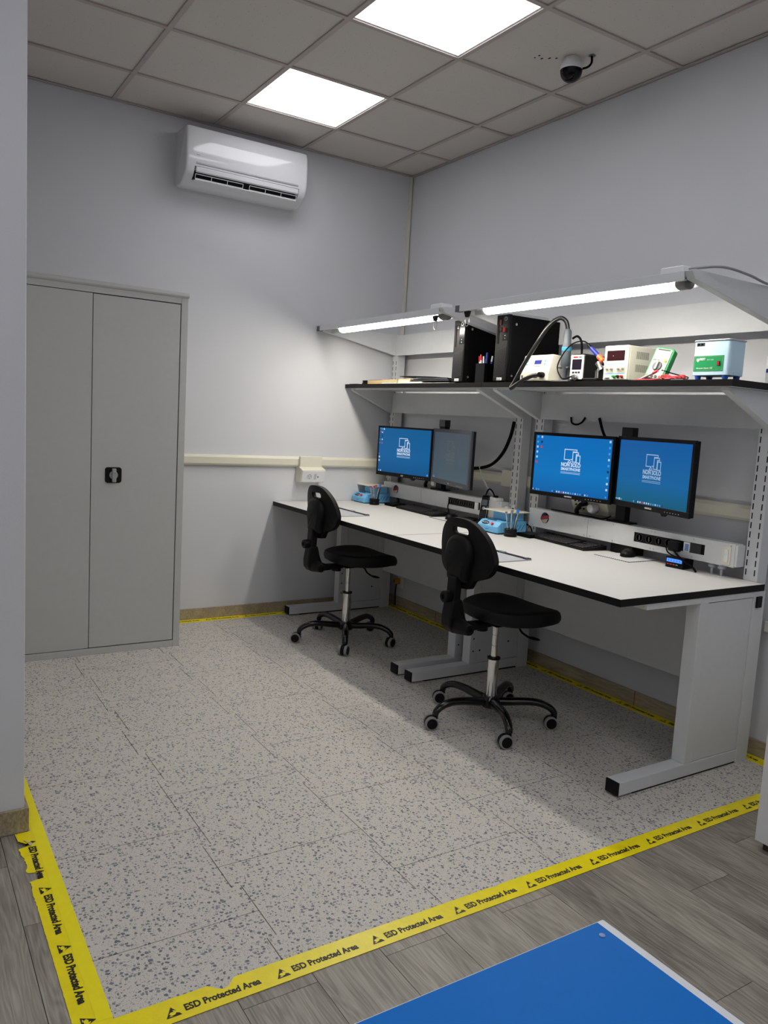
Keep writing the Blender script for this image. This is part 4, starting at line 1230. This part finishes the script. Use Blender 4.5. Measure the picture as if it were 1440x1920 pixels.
t = thing('hot_air_handpiece', 'grey hot air handpiece with blue band, upright in holder', 'tool', (2.040, -.395, ZS))
MB().lathe([(.012, .255), (.018, .245), (.020, .180), (.0225, .170), (.0225, .085), (.018, .075), (.013, .06), (.010, .02)], n=20).part('handle', M('handpiece_grey', '4a5058', .45), t)
MB().lathe([(.0232, .150), (.0236, .152), (.0236, .166), (.0232, .168)], n=20).part('band', M('band_blue', '2c86a6', .4), t)
MB().cyl((.026, .02, .03), (.026, .02, .075), .004, n=10).part('nozzle', gold, t)
t = thing('handpiece_holder', 'grey plastic holder under the hot air handpiece', 'holder', (2.045, -.39, ZS))
MB().box(-.060, .050, -.035, .06, 0, .010).part('base', greyp, t, bevel=.003)
MB().prism([(-.016, .010), (.016, .010), (.034, .075), (.034, .085), (-.034, .085), (-.034, .075)], 'y', .024, .048).part('cradle', greyp, t, bevel=.003)
MB().box(-.035, -.025, -.03, .04, .066, .074).box(.025, .035, -.03, .04, .066, .074).part('fork', greyp, t, bevel=.002)
cable('black_cable', [(2.050, -.372, 1.800), (2.070, -.36, 1.812), (2.088, -.35, 1.79), (2.088, -.34, 1.74), (2.078, -.33, 1.66), (2.07, -.33, 1.596)], .0055, 'black cable looping behind the hot air handpiece')

# soldering station
t = thing('soldering_station', 'small black soldering station with silver front and dark screen', 'instrument', (2.128, -.455, ZS), math.radians(3))
MB().box(0, .088, .004, .150, .004, .128).part('case', blackp, t, bevel=.010, seg=3)
fa = MB().prism([(p[0] + .046, p[1] + .066) for p in rrect(-.038, .038, -.056, .056, .006)], 'y', -.001, .004).part('front_panel', M('silver_face', 'c9cbcc', .4), t)
MB().box(.018, .074, -.0018, -.001, .054, .102).part('screen', M('dark_screen', '1a1420', .2), fa)
MB().box(.022, .050, -.0018, -.001, .108, .115).part('badge', redm, fa)
MB().box(.056, .072, -.0018, -.001, .109, .113).part('badge', ink, fa)
for u in (.022, .039, .056): MB().box(u, u + .012, -.003, -.001, .037, .045).part('button', ink, fa, bevel=.0005)
MB().lathe([(.016, -.001), (.016, -.010), (.013, -.012), (.013, -.022), (.009, -.024)], (.046, 0, .020), 'y', 20).part('connector', steelm, fa)
crd = [(2.174, -.485, 1.610), (2.150, -.495, 1.600), (2.105, -.480, 1.605), (2.062, -.465, 1.655), (2.075, -.45, 1.715), (2.115, -.44, 1.762), (2.160, -.43, 1.777), (2.190, -.425, 1.772), (2.212, -.42, 1.752)]
MB().tube([(p - Vector((2.128, -.455, ZS))) for p in spline(crd, 8)], .0032, n=8).part('cord', blackm, t)
t = thing('iron_stand', 'black soldering iron stand between station and power supply', 'stand', (2.255, -.43, ZS))
MB().box(-.035, .055, -.030, .06, 0, .014).part('base', blackp, t, bevel=.003)
MB().tube([(.030, 0, .014), (.030, .0, .055), (.045, .02, .070)], .0035).part('post', steelm, t)
MB().tube([(.000, .02, .014), (.0, .02, .050), (.020, .02, .062)], .0035).part('post', steelm, t)
MB().lathe([(.016, 0), (.011, .03), (.014, .045)], n=16).xf(Matrix.Translation((.045, .01, .050)) @ Matrix.Rotation(math.radians(-40), 4, 'Y')).part('funnel', steelm, t)
t = thing('soldering_iron', 'soldering iron with navy handle and orange grip', 'soldering iron', (2.212, -.42, 1.752))
dv = Vector((.080, .015, -.072))
def seg(a, b): return tuple(dv * a), tuple(dv * b)
MB().cyl(*seg(-.12, .1), .006, .0085, n=12).part('strain_relief', blackp, t)
MB().cyl(*seg(.1, .62), .0090, .0105, n=14).part('handle', navy, t)
MB().lathe([(.0105, 0), (.013, .004), (.0115, .02), (.015, .034), (.012, .038)], n=16).xf(Matrix.Translation(dv * .62) @ dv.normalized().to_track_quat('Z', 'Y').to_matrix().to_4x4()).part('grip', orange, t)
MB().cyl(*seg(.95, 1.15), .006, .004, n=10).part('barrel', steelm, t)

# power supply
t = thing('power_supply', 'cream bench power supply with dark red display', 'instrument', (2.343, -.458, ZS), math.radians(0))
W, D, Hh = .134, .205, .153
MB().box(0, W, .012, D, .004, Hh).part('case', beige, t, bevel=.003)
fa = MB().box(0, W, 0, .012, .003, Hh + .001).part('front_panel', beige, t, bevel=.004)
MB().box(.014, W - .014, .02, D - .02, 0, .004).part('foot', blackp, t)
MB().box(.016, W - .018, -.001, 0, .088, .132).part('display', M('display_red', '2a1014', .15), fa)
MB().box(.014, W - .016, -.0006, 0, .137, .145).part('print', M('print_paleblue', 'b9d2ee', .5), fa)
for z in (.070, .029): MB().box(.006, W - .012, -.0006, 0, z, z + .004).part('stripe', paleblue, fa)
for k, u in enumerate((.022, .048, .088, .112)):
    MB().lathe([(.0085, 0), (.0085, -.006), (.0065, -.010), (.0065, -.016), (0, -.0165)], (u, 0, .056), 'y', 14).part('knob', beige, fa)
MB().lathe([(.010, 0), (.010, -.004)], (.020, 0, .018), 'y', 4).box(.014, .040, -.007, 0, .012, .024).part('switch', whitep, fa, bevel=.002)
for u, mm in ((.068, greenm), (.090, ink), (.112, M('post_red', 'a03028', .4))):
    MB().lathe([(.007, 0), (.007, -.006), (.005, -.010), (.005, -.016)], (u, 0, .018), 'y', 12).part('terminal', mm, fa)
    MB().lathe([(.0085, 0), (.0085, -.003)], (u, 0, .018), 'y', 12).part('terminal_base', beige, fa)
mb = MB()
for k in range(11):
    y = .055 + k * .0075
    for z0 in (.042, .098): mb.box(W, W + .0006, y, y + .0028, z0, z0 + .032)
mb.part('vent_slot', M('vent_grey', '55544c', .8), t, kind='stuff')
MB().box(.05, .054, -.0014, -.001, .108, .110).part('display_dot', whitei, fa)

# multimeter leaning back
t = thing('multimeter', 'green and grey multimeter propped up beside the power supply', 'instrument', (2.600, -.440, ZS + .002), rot=(math.radians(-22), 0, 0))
t.rotation_mode = 'XYZ'
t.rotation_euler = (math.radians(-20), math.radians(9), math.radians(10))
W, Hh = .088, .152
pts = rrect(-W / 2, W / 2, 0, Hh, .012)
MB().prism(pts, 'y', .002, .036).part('holster', greenm, t, bevel=.004, seg=3)
MB().prism(rrect(-W / 2 + .007, W / 2 - .007, .006, Hh - .007, .008), 'y', -.001, .006).part('face', M('meter_grey', '9fa09b', .45), t, bevel=.001)
MB().box(-.030, .022, -.0024, -.001, .102, .134).part('display', lcd, t, bevel=.0006)
MB().box(.024, .035, -.0018, -.001, .104, .134).part('print', whitei, t)
MB().box(-.028, .028, -.0018, -.001, .137, .142).part('badge', ink, t)
MB().lathe([(.021, -.001), (.021, -.004), (.019, -.006), (0, -.006)], (-.002, 0, .064), 'y', 24).part('dial', M('dial_dark', '3c3d40', .4), t)
MB().box(-.006, .002, -.014, -.006, .046, .082).part('knob', M('knob_silver', 'b4b5b5', .35), t, bevel=.002)
MB().lathe([(.007, -.001), (.007, -.004), (.005, -.005)], (.024, 0, .092), 'y', 14).part('button', M('button_amber', 'f0a83a', .4), t)
for u in (-.032, -.014): MB().box(u, u + .012, -.003, -.001, .090, .095).part('button', M('btn_grey', '6b6e72', .4), t)
for u, mm in ((-.028, redm), (-.008, ink), (.010, ink), (.028, redm)):
    MB().lathe([(.006, -.001), (.006, -.004), (.003, -.004)], (u, 0, .018), 'y', 12).part('jack', mm, t)
tk = MB()
for k in range(20):
    a = 2 * PI * k / 20
    tk.box(-.002 + .026 * math.cos(a) - .001, -.002 + .026 * math.cos(a) + .001, -.0015, -.001, .064 + .026 * math.sin(a) - .001, .064 + .026 * math.sin(a) + .001)
tk.part('print', whitei, t, kind='stuff')
s = MB().box(-.02, .02, .036, .040, .03, .11).part('kickstand', blackp, t)

t = thing('test_leads', 'red and black coiled test leads at the foot of the multimeter', 'test leads', (2.70, -.43, ZS))
mb = MB()
pts = []
for k in range(44):
    a = k * .72
    pts.append((.050 * math.cos(a) + .010 * math.sin(k * 1.7), .018 * math.sin(a), .004 + .0035 * (k / 8) ** .8 * abs(math.sin(k * .9)) + .004 * (k % 3)))
mb.tube(spline(pts, 3), .0022, n=6); mb.part('red_lead', redw, t)
mb = MB(); mb.tube(spline([(-.07, .01, .045), (-.03, .03, .032), (.02, .03, .020), (.055, .02, .014), (.068, 0, .006), (.05, -.012, .006), (.0, -.02, .005)]), .0024, n=6); mb.part('black_lead', blackm, t)
mb = MB(); mb.cyl((-.165, -.010, .006), (-.075, -.028, .032), .004, .006, n=10); mb.part('probe', M('probe_grey', 'a9a9ad', .4), t)
MB().cyl((-.082, -.027, .030), (-.058, -.031, .038), .0065, .0055, n=10).part('probe_grip', redw, t)
MB().tube(spline([(-.19, -.01, .004), (-.14, -.022, .004), (-.09, -.018, .004), (-.05, -.01, .006)]), .0024, n=6).part('red_lead', redw, t)

# ultrasonic cleaner
t = thing('ultrasonic_cleaner', 'pale blue ultrasonic cleaner with green panel and red switch', 'ultrasonic cleaner', (2.806, -.458, ZS), 0)
W, D, Hh = .165, .100, .148
MB().prism([(p[0] + W / 2, p[1] + D / 2 + .0) for p in rrect(-W / 2, W / 2, -D / 2, D / 2, .014)], 'z', .016, Hh).part('case', skyb, t, bevel=.002)
MB().prism([(p[0] + W / 2, p[1] + D / 2) for p in rrect(-W / 2 - .003, W / 2 + .003, -D / 2 - .003, D / 2 + .003, .014)], 'z', Hh, Hh + .006).part('lid', steelm, t, bevel=.002)
for u, v in ((.022, .014), (W - .022, .014), (.022, D - .014), (W - .022, D - .014)):
    MB().lathe([(.010, 0), (.013, .016)], (u, v, 0), 'z', 14).part('foot', bluem, t)
gp = MB().box(.008, .140, -.001, .001, .032, .092).part('label_panel', grn, t)
fr = MB()
for a, b, c, d in ((.012, .136, .035, .0356), (.012, .136, .0884, .089), (.012, .0126, .035, .089), (.1354, .136, .035, .089)):
    fr.box(a, b, -.0014, -.001, c, d)
fr.part('border', M('border_gold', 'a8b27a', .4), gp)
place_mesh('lettering', text_mesh('BEST', .012, .03, mat=whitei), gp, (.047, -.0016, .079), FRONT)
place_mesh('lettering', text_mesh('BST-A80', .008, .005, mat=M('print_mint', 'a9d8bf', .5)), gp, (.082, -.0016, .076), FRONT)
place_mesh('lettering', text_mesh('Ultrasonic Cleaner', .0075, .02, mat=whitei), gp, (.050, -.0016, .044), FRONT)
place_mesh('lettering', text_mesh('CE', .010, .01, mat=whitei), gp, (.088, -.0016, .044), FRONT)
MB().prism([(.020, .082), (.032, .082), (.032, .074), (.026, .068), (.020, .074)], 'y', -.0016, -.001).part('emblem', whitei, gp)
MB().box(.113, .126, -.003, -.001, .052, .070).part('switch_frame', ink, gp)
MB().prism([(-.0035, .054), (-.0075, .067), (-.0035, .068)], 'x', .1145, .1245).part('rocker', emis('rocker_red', 'c02a20', .15, 'c02a20'), gp)
MB().box(.014, .050, -.0008, .001, .130, .143).part('sticker', M('sticker_dark', '20262e', .4), t)
pr = MB()
for u in (.022, .038): pr.lathe([(.0045, -.0012), (.0035, -.0012)], (u, 0, .137), 'y', 10)
pr.part('print', whitei, t, kind='stuff')
MB().box(W - .0005, W + .0007, .030, .033, .022, .026).part('screw', steelm, t)

t = thing('white_device', 'edge of a white device at the right end of the shelf', 'instrument', (2.962, -.205, ZS))
MB().box(0, .024, 0, .12, .0, .11).part('case', whitep, t, bevel=.003)
MB().box(.003, .024, -.001, 0, .045, .06).part('label_strip', M('display_navy', '1a2a8c', .3), t)
bpy.data.objects.remove(t.children[0]) if False else None

# ================================================================ CHAIRS
def chair(x, y, label, base_rot, castors):
    t = thing('swivel_chair', label, 'chair', (x, y, 0), 0)
    # five star base
    MB().lathe([(.034, .068), (.046, .076), (.048, .108), (.038, .122), (.026, .124)], n=24).part('hub', blackg, t)
    for k in range(5):
        a = math.radians(base_rot + 72 * k)
        u = Vector((math.cos(a), math.sin(a), 0))
        prof = [(.030, .098), (.09, .104), (.155, .112), (.215, .113), (.262, .099), (.288, .079), (.293, .062)]
        pts = [u * r + Vector((0, 0, z)) for r, z in prof]
        sp = spline(pts, 5)
        n = len(sp)
        rd = [.0235 - .0075 * (i / (n - 1)) for i in range(n)]
        MB().tube(sp, .02, n=12, rads=rd, flat=.85).part('leg', blackg, t)
        # castor with twin wheels
        ca = math.radians(castors[k])
        cu = Vector((math.cos(ca), math.sin(ca), 0)); cv = Vector((-cu.y, cu.x, 0))
        c0 = u * .293; wc = c0 + cu * .018 + Vector((0, 0, .0305))
        cs = MB().cyl(c0 + Vector((0, 0, .048)), c0 + Vector((0, 0, .066)), .013, n=12)
        # hood: half disc between the wheels
        cs.cyl(wc - cv * .010, wc + cv * .010, .029, n=20)
        cas = cs.part('castor', blackp, t)
        for s in (-1, 1):
            tb = MB()
            Mx = Matrix.Translation(wc + cv * (s * .0185)) @ Matrix((tuple(cu) + (0,), tuple(cv * s) + (0,), (0, 0, 1, 0), (0, 0, 0, 1))).transposed()
            Mx = Matrix.Translation(wc + cv * (s * .0185)) @ Matrix(((cu.x, cv.x * s, 0, 0), (cu.y, cv.y * s, 0, 0), (0, 0, 1, 0), (0, 0, 0, 1)))
            tb.lathe([(.0225, -.0085), (.0300, -.007), (.0304, 0), (.0300, .007), (.0225, .0085)], (0, 0, 0), 'y', 24).xf(Mx).part('tyre', tyre, cas)
            MB().lathe([(.0001, .0100), (.010, .0115), (.0238, .0098), (.0242, .0080)], (0, 0, 0), 'y', 20).xf(Mx).part('wheel_cover', blackp, cas)
    # gas lift
    MB().lathe([(.0255, .118), (.0255, .300)], n=28).part('lift_sleeve', chrome, t)
    MB().lathe([(.0255, .296), (.030, .298), (.030, .306), (.016, .308)], n=28).part('lift_collar', blackp, t)
    MB().lathe([(.0145, .300), (.0145, .360), (.0125, .361), (.0125, .363), (.0145, .364), (.0145, .410), (.0128, .411), (.0128, .413), (.0150, .414), (.0150, .470)], n=24).part('lift_rod', chrome, t)
    # mechanism under seat
    MB().box(-.06, .06, -.05, .13, .462, .484).part('mechanism', blackm, t, bevel=.004)
    # seat: rounded, waterfall front, narrowed back
    cy = .075
    NU, NV = 40, 10
    def out(a):
        ca, sa = math.cos(a), math.sin(a)
        p = 2.7
        r = (abs(ca) ** p + abs(sa) ** p) ** (-1 / p)
        xx, yy = r * ca * .222, r * sa * .212
        xx *= 1 - .16 * max(0, -yy / .212) - .04 * max(0, yy / .212)
        return xx, yy
    vs = []; fs = []
    levels = [(0.0, .486), (.86, .484), (.97, .494), (1.0, .510), (1.0, .524), (.975, .538), (.92, .546), (.7, .546), (.4, .543), (0.0, .541)]
    for li, (sc, z) in enumerate(levels):
        for k in range(NU):
            a = 2 * PI * k / NU
            xx, yy = out(a); xx *= sc; yy *= sc
            zz = z
            f = max(0, (yy - .10) / .112)
            zz -= .030 * f * f
            b = max(0, (-yy - .10) / .112); zz += .012 * b * b
            if z > .53: zz += .012 * (xx / .22) ** 2 * (1 if yy < .1 else .5)
            vs.append((xx, yy + cy, zz))
    for i in range(len(levels) - 1):
        for k in range(NU):
            j = (k + 1) % NU
            fs.append((i * NU + k, i * NU + j, (i + 1) * NU + j, (i + 1) * NU + k))
    MB().add(vs, fs, True).part('seat', chairpu, t)
    # backrest: shield outline with handle slot, gently curved
    zc = .825
    def bx(zr):   # half-width by height
        pass
    outl = [(0, .962), (.060, .957), (.110, .935), (.155, .890), (.180, .835), (.186, .790), (.176, .750), (.150, .722), (.112, .706), (.085, .694), (.070, .668), (.055, .656), (0, .652)]
    R_ = [Vector((p[0], p[1], 0)) for p in outl]
    sm = spline(R_, 4); half = [(p.x, p.y) for p in sm]
    ring = half + [(-x_, z_) for x_, z_ in half[::-1][1:-1]]
    # handle slot
    slot = rrect(-.056, .056, .890, .921, .0153, 6)
    th = .026
    bm = bmesh.new()
    def loop(pts): 
        v = [bm.verts.new((p[0], 0, p[1])) for p in pts]
        return [bm.edges.new((v[i], v[(i + 1) % len(v)])) for i in range(len(v))]
    ed = loop(ring) + loop(slot)
    bmesh.ops.triangle_fill(bm, use_beauty=True, use_dissolve=False, edges=ed)
    bmesh.ops.subdivide_edges(bm, edges=[e for e in bm.edges if e.calc_length() > .05], cuts=2, use_grid_fill=True)
    bmesh.ops.recalc_face_normals(bm, faces=bm.faces)
    r_ = bmesh.ops.extrude_face_region(bm, geom=bm.faces[:])
    for v in [e for e in r_['geom'] if isinstance(e, bmesh.types.BMVert)]: v.co.y += th
    for v in bm.verts:
        v.co.y += .9 * v.co.x ** 2 - .0
        v.co.y -= .30 * max(0, v.co.z - .80) * 0.5
    bmesh.ops.recalc_face_normals(bm, faces=bm.faces)
    me = bpy.data.meshes.new('backrest'); bm.to_mesh(me); bm.free(); me.materials.append(chairshell)
    bo = bpy.data.objects.new('backrest', me); COL.objects.link(bo); bo.parent = t; bo.location = (0, -.232, -.006)
    bv = bo.modifiers.new('bevel', 'BEVEL'); bv.width = .007; bv.segments = 3; bv.limit_method = 'ANGLE'; bv.angle_limit = .9
    # rear housing on backrest
    hp = [(0, .885), (.040, .878), (.068, .855), (.082, .820), (.082, .780), (.070, .745), (.060, .700), (.056, .678), (0, .676)]
    hsp = spline([Vector((a_, b_, 0)) for a_, b_ in hp], 4)
    hr = [(p.x, p.y) for p in hsp] + [(-p.x, p.y) for p in hsp[::-1][1:-1]]
    vs, fs = [], []; n = len(hr)
    for sc, yy in ((1.0, -.230), (1.0, -.243), (.93, -.259), (.78, -.268)):
        for (a_, b_) in hr: vs.append((a_ * sc, yy, .775 + (b_ - .775) * sc))
    for i in range(3):
        for k in range(n):
            j = (k + 1) % n; fs.append((i * n + k, (i + 1) * n + k, (i + 1) * n + j, i * n + j))
    fs.append(tuple(3 * n + k for k in range(n))[::-1])
    hs = MB().add(vs, fs, True).part('rear_housing', chairshell, t)
    mb = MB()
    for s in (-1, 1): mb.lathe([(.0001, -.2686), (.006, -.2686), (.006, -.265)], (s * .035, 0, .800), 'y', 12)
    mb.part('screw_hole', holem, hs)
    # support bar and elbow
    MB().prism([(-.236, .700), (-.276, .700), (-.280, .590), (-.240, .590)], 'x', -.029, .029).part('back_post', chairshell, t, bevel=.006, seg=3)
    MB().prism([(-.234, .600), (-.284, .600), (-.296, .520), (-.294, .478), (-.272, .452), (-.215, .448), (-.150, .452), (-.05, .460), (-.05, .480), (-.150, .482), (-.200, .500), (-.216, .535)], 'x', -.034, .034).part('elbow', chairshell, t, bevel=.008, seg=3)
    MB().lathe([(.024, -.280), (.026, -.284), (.026, -.312), (.022, -.316), (.012, -.316), (.010, -.308), (.0001, -.308)], (0, 0, .612), 'y', 20).part('tension_knob', chairshell, t)
    MB().lathe([(.036, .030), (.034, .042), (.024, .112), (.022, .117), (.012, .117), (.010, .108), (.0001, .108)], (0, -.248, .484), 'x', 20).part('tilt_knob', chairshell, t)
    MB().lathe([(.024, .440), (.028, .442), (.028, .458), (.020, .462)], (.0, -.085, 0), 'z', 20).part('depth_knob', blackp, t)
    MB().tube(spline([(.045, .055, .470), (.070, .070, .460), (.088, .080, .436), (.120, .095, .420)]), .005, n=8).part('lever', blackm, t)
    lv = MB(); lv.lathe([(.003, 0), (.010, .012), (.013, .032), (.009, .052), (.002, .062)], n=12).xf(Matrix.Translation((.112, .090, .422)) @ Matrix.Rotation(math.radians(32), 4, 'Z') @ Matrix.Rotation(math.radians(96), 4, 'Y') @ Matrix.Diagonal((.5, 1.2, 1, 1)))
    lv.part('lever_paddle', blackp, t)
    return t
chair(2.186, -.838, 'black swivel work chair nearest the viewer, at the near desk', -96, (-112, -106, -118, -100, -115))
chair(.785, -.818, 'black swivel work chair at the far desk by the wall', -102, (-125, -50, -70, -110, -45))

# ================================================================ FLOOR TAPES
UNIT_P = .2715
def print_mesh():
    me = text_mesh('ESD Protected Area', .0285, .042, mat=ink, width=.186)
    mb = MB()
    me2 = me.copy(); 
    vs = [tuple(v.co) for v in me2.vertices]; fs = [tuple(p.vertices) for p in me2.polygons]
    vs = [(v[0] + .121, v[1], v[2]) for v in vs]
    mb.add(vs, fs)
    # warning triangle with the open hand left in the tape's yellow
    mb.add([(-.018, -.015, 0), (.018, -.015, 0), (0, .017, 0)], [(0, 1, 2)])
    nb = len(mb.f)
    mb.add([(-.007, -.007, .0002), (-.003, -.010, .0002), (.004, -.009, .0002), (.007, -.004, .0002), (.012, -.007, .0002), (.0135, -.004, .0002), (.007, .002, .0002), (.003, .0055, .0002), (.001, .004, .0002), (.003, 0, .0002), (-.004, .001, .0002), (-.009, -.003, .0002)],
           [tuple(range(12))])
    mb.add([(-.012, -.0115, .0002), (-.002, -.0125, .0002), (-.006, -.0085, .0002)], [(0, 1, 2)])
    r = mb.mesh('lettering', ink)
    r.materials.append(yellow)
    for p in r.polygons[nb:]: p.material_index = 1
    return r
PM = print_mesh()
TZ = .0006
def jag(a, b, c, amp, seed, n=60):
    rnd = random.Random(seed); out = []
    for i in range(n + 1):
        out.append((a + (b - a) * i / n, c + rnd.uniform(-amp, amp)))
    return out
# front tape (runs along y)
t = thing('floor_tape', 'yellow ESD marking tape across the floor along the planks', 'tape', (3.2535, -1.5, TZ))
inner = [(-.0365 + dx, y) for y, dx in jag(-1.365, 1.485, 0, .0006, 3)]
outer = [(.0375 + dx, y) for y, dx in jag(-1.365, 1.485, 0, .0006, 4)]
# torn notch in the inner edge near the left corner
def notch(p):
    x, y = p
    d = abs(y - (-2.53 + 1.5))
    if d < .03: x += .026 * (1 - (d / .03) ** 2)
    d2 = abs(y - (-1.675 + 1.5))
    if d2 < .02: x += .004
    return (x, y)
yy_ = [-1.365 + i * .01 for i in range(286)]
inner = [notch((-.0365 + random.uniform(-.0003, .0003), y)) for y in yy_]
outer = [(.0375, yy_[0]), (.0375, yy_[-1])]
MB().prism(inner + outer[::-1], 'z', -.0006, .0004).part('strip', yellow, t)
k = 0
y = -2.93 + .27
while y < -.05:
    if y > -2.80: place_mesh('print', PM, t, (.0065, y + 1.5, .0007), (0, 0, PI / 2))
    y += UNIT_P
place_mesh('print', PM, t, (.0065, -2.93 + .01 + 1.5, .0007), (0, 0, PI / 2)) if False else None
# left tape (runs along x)
t = thing('floor_tape', 'torn yellow ESD marking tape along the left partition', 'tape', (2.75, -2.82, TZ))
xs_in = [XB - 2.75 + bt + .002, .541]
out_pts = []
x = XB + bt + .002
rnd = random.Random(5)
while x < 3.291:
    base = -2.862
    if x < 2.33: base = -2.858
    if 2.355 < x < 2.40: base = -2.838
    if 2.40 <= x < 2.52: base = -2.866 + .012 * (x - 2.40) / .12
    if 2.55 < x < 2.585: base = -2.828
    out_pts.append((x - 2.75, base + 2.82 + rnd.uniform(-.0025, .0025) * (1 if x < 2.75 else .2)))
    x += .008
poly = [(XB + bt + .002 - 2.75, .040)] + out_pts + [(.541, .040)]
MB().prism(poly, 'z', -.0006, .0002).part('strip', yellow, t)
MB().box(-2.20, XB + bt + .002 - 2.75, 1e-3, .040, -.0006, .0002).part('strip', yellow, t)
MB().box(-2.20, .46, .006, .0405, .0003, .0007).part('overlay_strip', M('yellow_tape_pale', 'f4e60c', .3, var=.03, bump=.1, bscale=60), t)
x = 2.375
for i in range(4):
    place_mesh('print', PM, t, (x + .0 - 2.75, -.010, .0010), (0, 0, 0)); x += .275
# torn paper flap
MB().add([(2.305, -2.865, .001), (2.36, -2.862, .004), (2.395, -2.845, .010), (2.375, -2.828, .004), (2.33, -2.822, .0015)], [(0, 1, 2, 3, 4)]).xf(Matrix.Translation((-2.75, 2.82, 0))).part('torn_flap', yellow, t)
MB().add([(2.36, -2.846, .006), (2.385, -2.842, .010), (2.405, -2.830, .003), (2.38, -2.826, .0015)], [(0, 1, 2, 3)]).xf(Matrix.Translation((-2.75, 2.82, 0))).part('torn_paper', paper, t)
# tapes along the baseboards
t = thing('floor_tape', 'yellow ESD tape on the floor along the wall under the desks', 'tape', (1.6, -.045, TZ))
MB().box(-1.53, 1.61, -.034, .030, -.0006, .0004).part('strip', yellow, t)
for i in range(11): place_mesh('print', PM, t, (-1.5 + i * UNIT_P, -.002, .0007), (0, 0, PI) if False else (0, 0, 0))
t = thing('floor_tape', 'yellow ESD tape on the floor beside the grey cabinet', 'tape', (.048, -.9, TZ))
MB().box(-.034, .030, -.87, .82, -.0006, .0004).part('strip', yellow, t)
for i in range(6): place_mesh('print', PM, t, (-.002, -.80 + i * UNIT_P, .0007), (0, 0, PI / 2))

# ================================================================ FOREGROUND TABLE WITH BLUE MAT, WHITE CABINET AT RIGHT
zt = .80
fct = (1.36 - zt) / 1.36
cxm, cym = 4.8587 + (3.484 - 4.8587) * fct, -3.1931 + (-1.508 + 3.1931) * fct
t = thing('table', 'white table under a blue mat, cut by the bottom of the photo', 'table', (cxm, cym, 0))
TL, TWd = .62, .95
MB().box(-.004, TL, -TWd, .006, zt - .028, zt - .0025).part('tabletop', mat_white, t, bevel=.002)
for a, b in ((.03, -.04), (TL - .07, -.04), (.03, -TWd + .04), (TL - .07, -TWd + .04)):
    MB().box(a, a + .04, b - .04, b, 0.0, zt - .028).part('leg', rail, t)
t2 = thing('blue_mat', 'bright blue antistatic mat on the white table', 'mat', (cxm, cym, zt - .0025))
MB().box(0, TL - .004, -TWd + .004, -.008, 0, .0025).part('sheet', mat_blue, t2, bevel=.0006)
MB().lathe([(.0035, .0025), (.0035, .0035), (.002, .004)], (.020, -.022, 0), 'z', 14).part('snap', M('snap_lilac', '7f90c8', .3), t2)

t = thing('drawer_unit', 'white cabinet cut off by the right edge of the photo', 'cabinet', (3.451, -.739, 0))
MB().box(0, .60, 0, .70, .030, .70).part('body', whitep, t, bevel=.002)
MB().box(.02, .58, .02, .68, 0, .030).part('toe_shadow', M('toe_shadow_brown', '3a2c28', .7), t)  # inset block under the body, its brown painting the shadow in the gap
for z in (.05, .27, .48): MB().box(.602, .615, .01, .69, z, z + .20).part('drawer', whitep, t, bevel=.002)
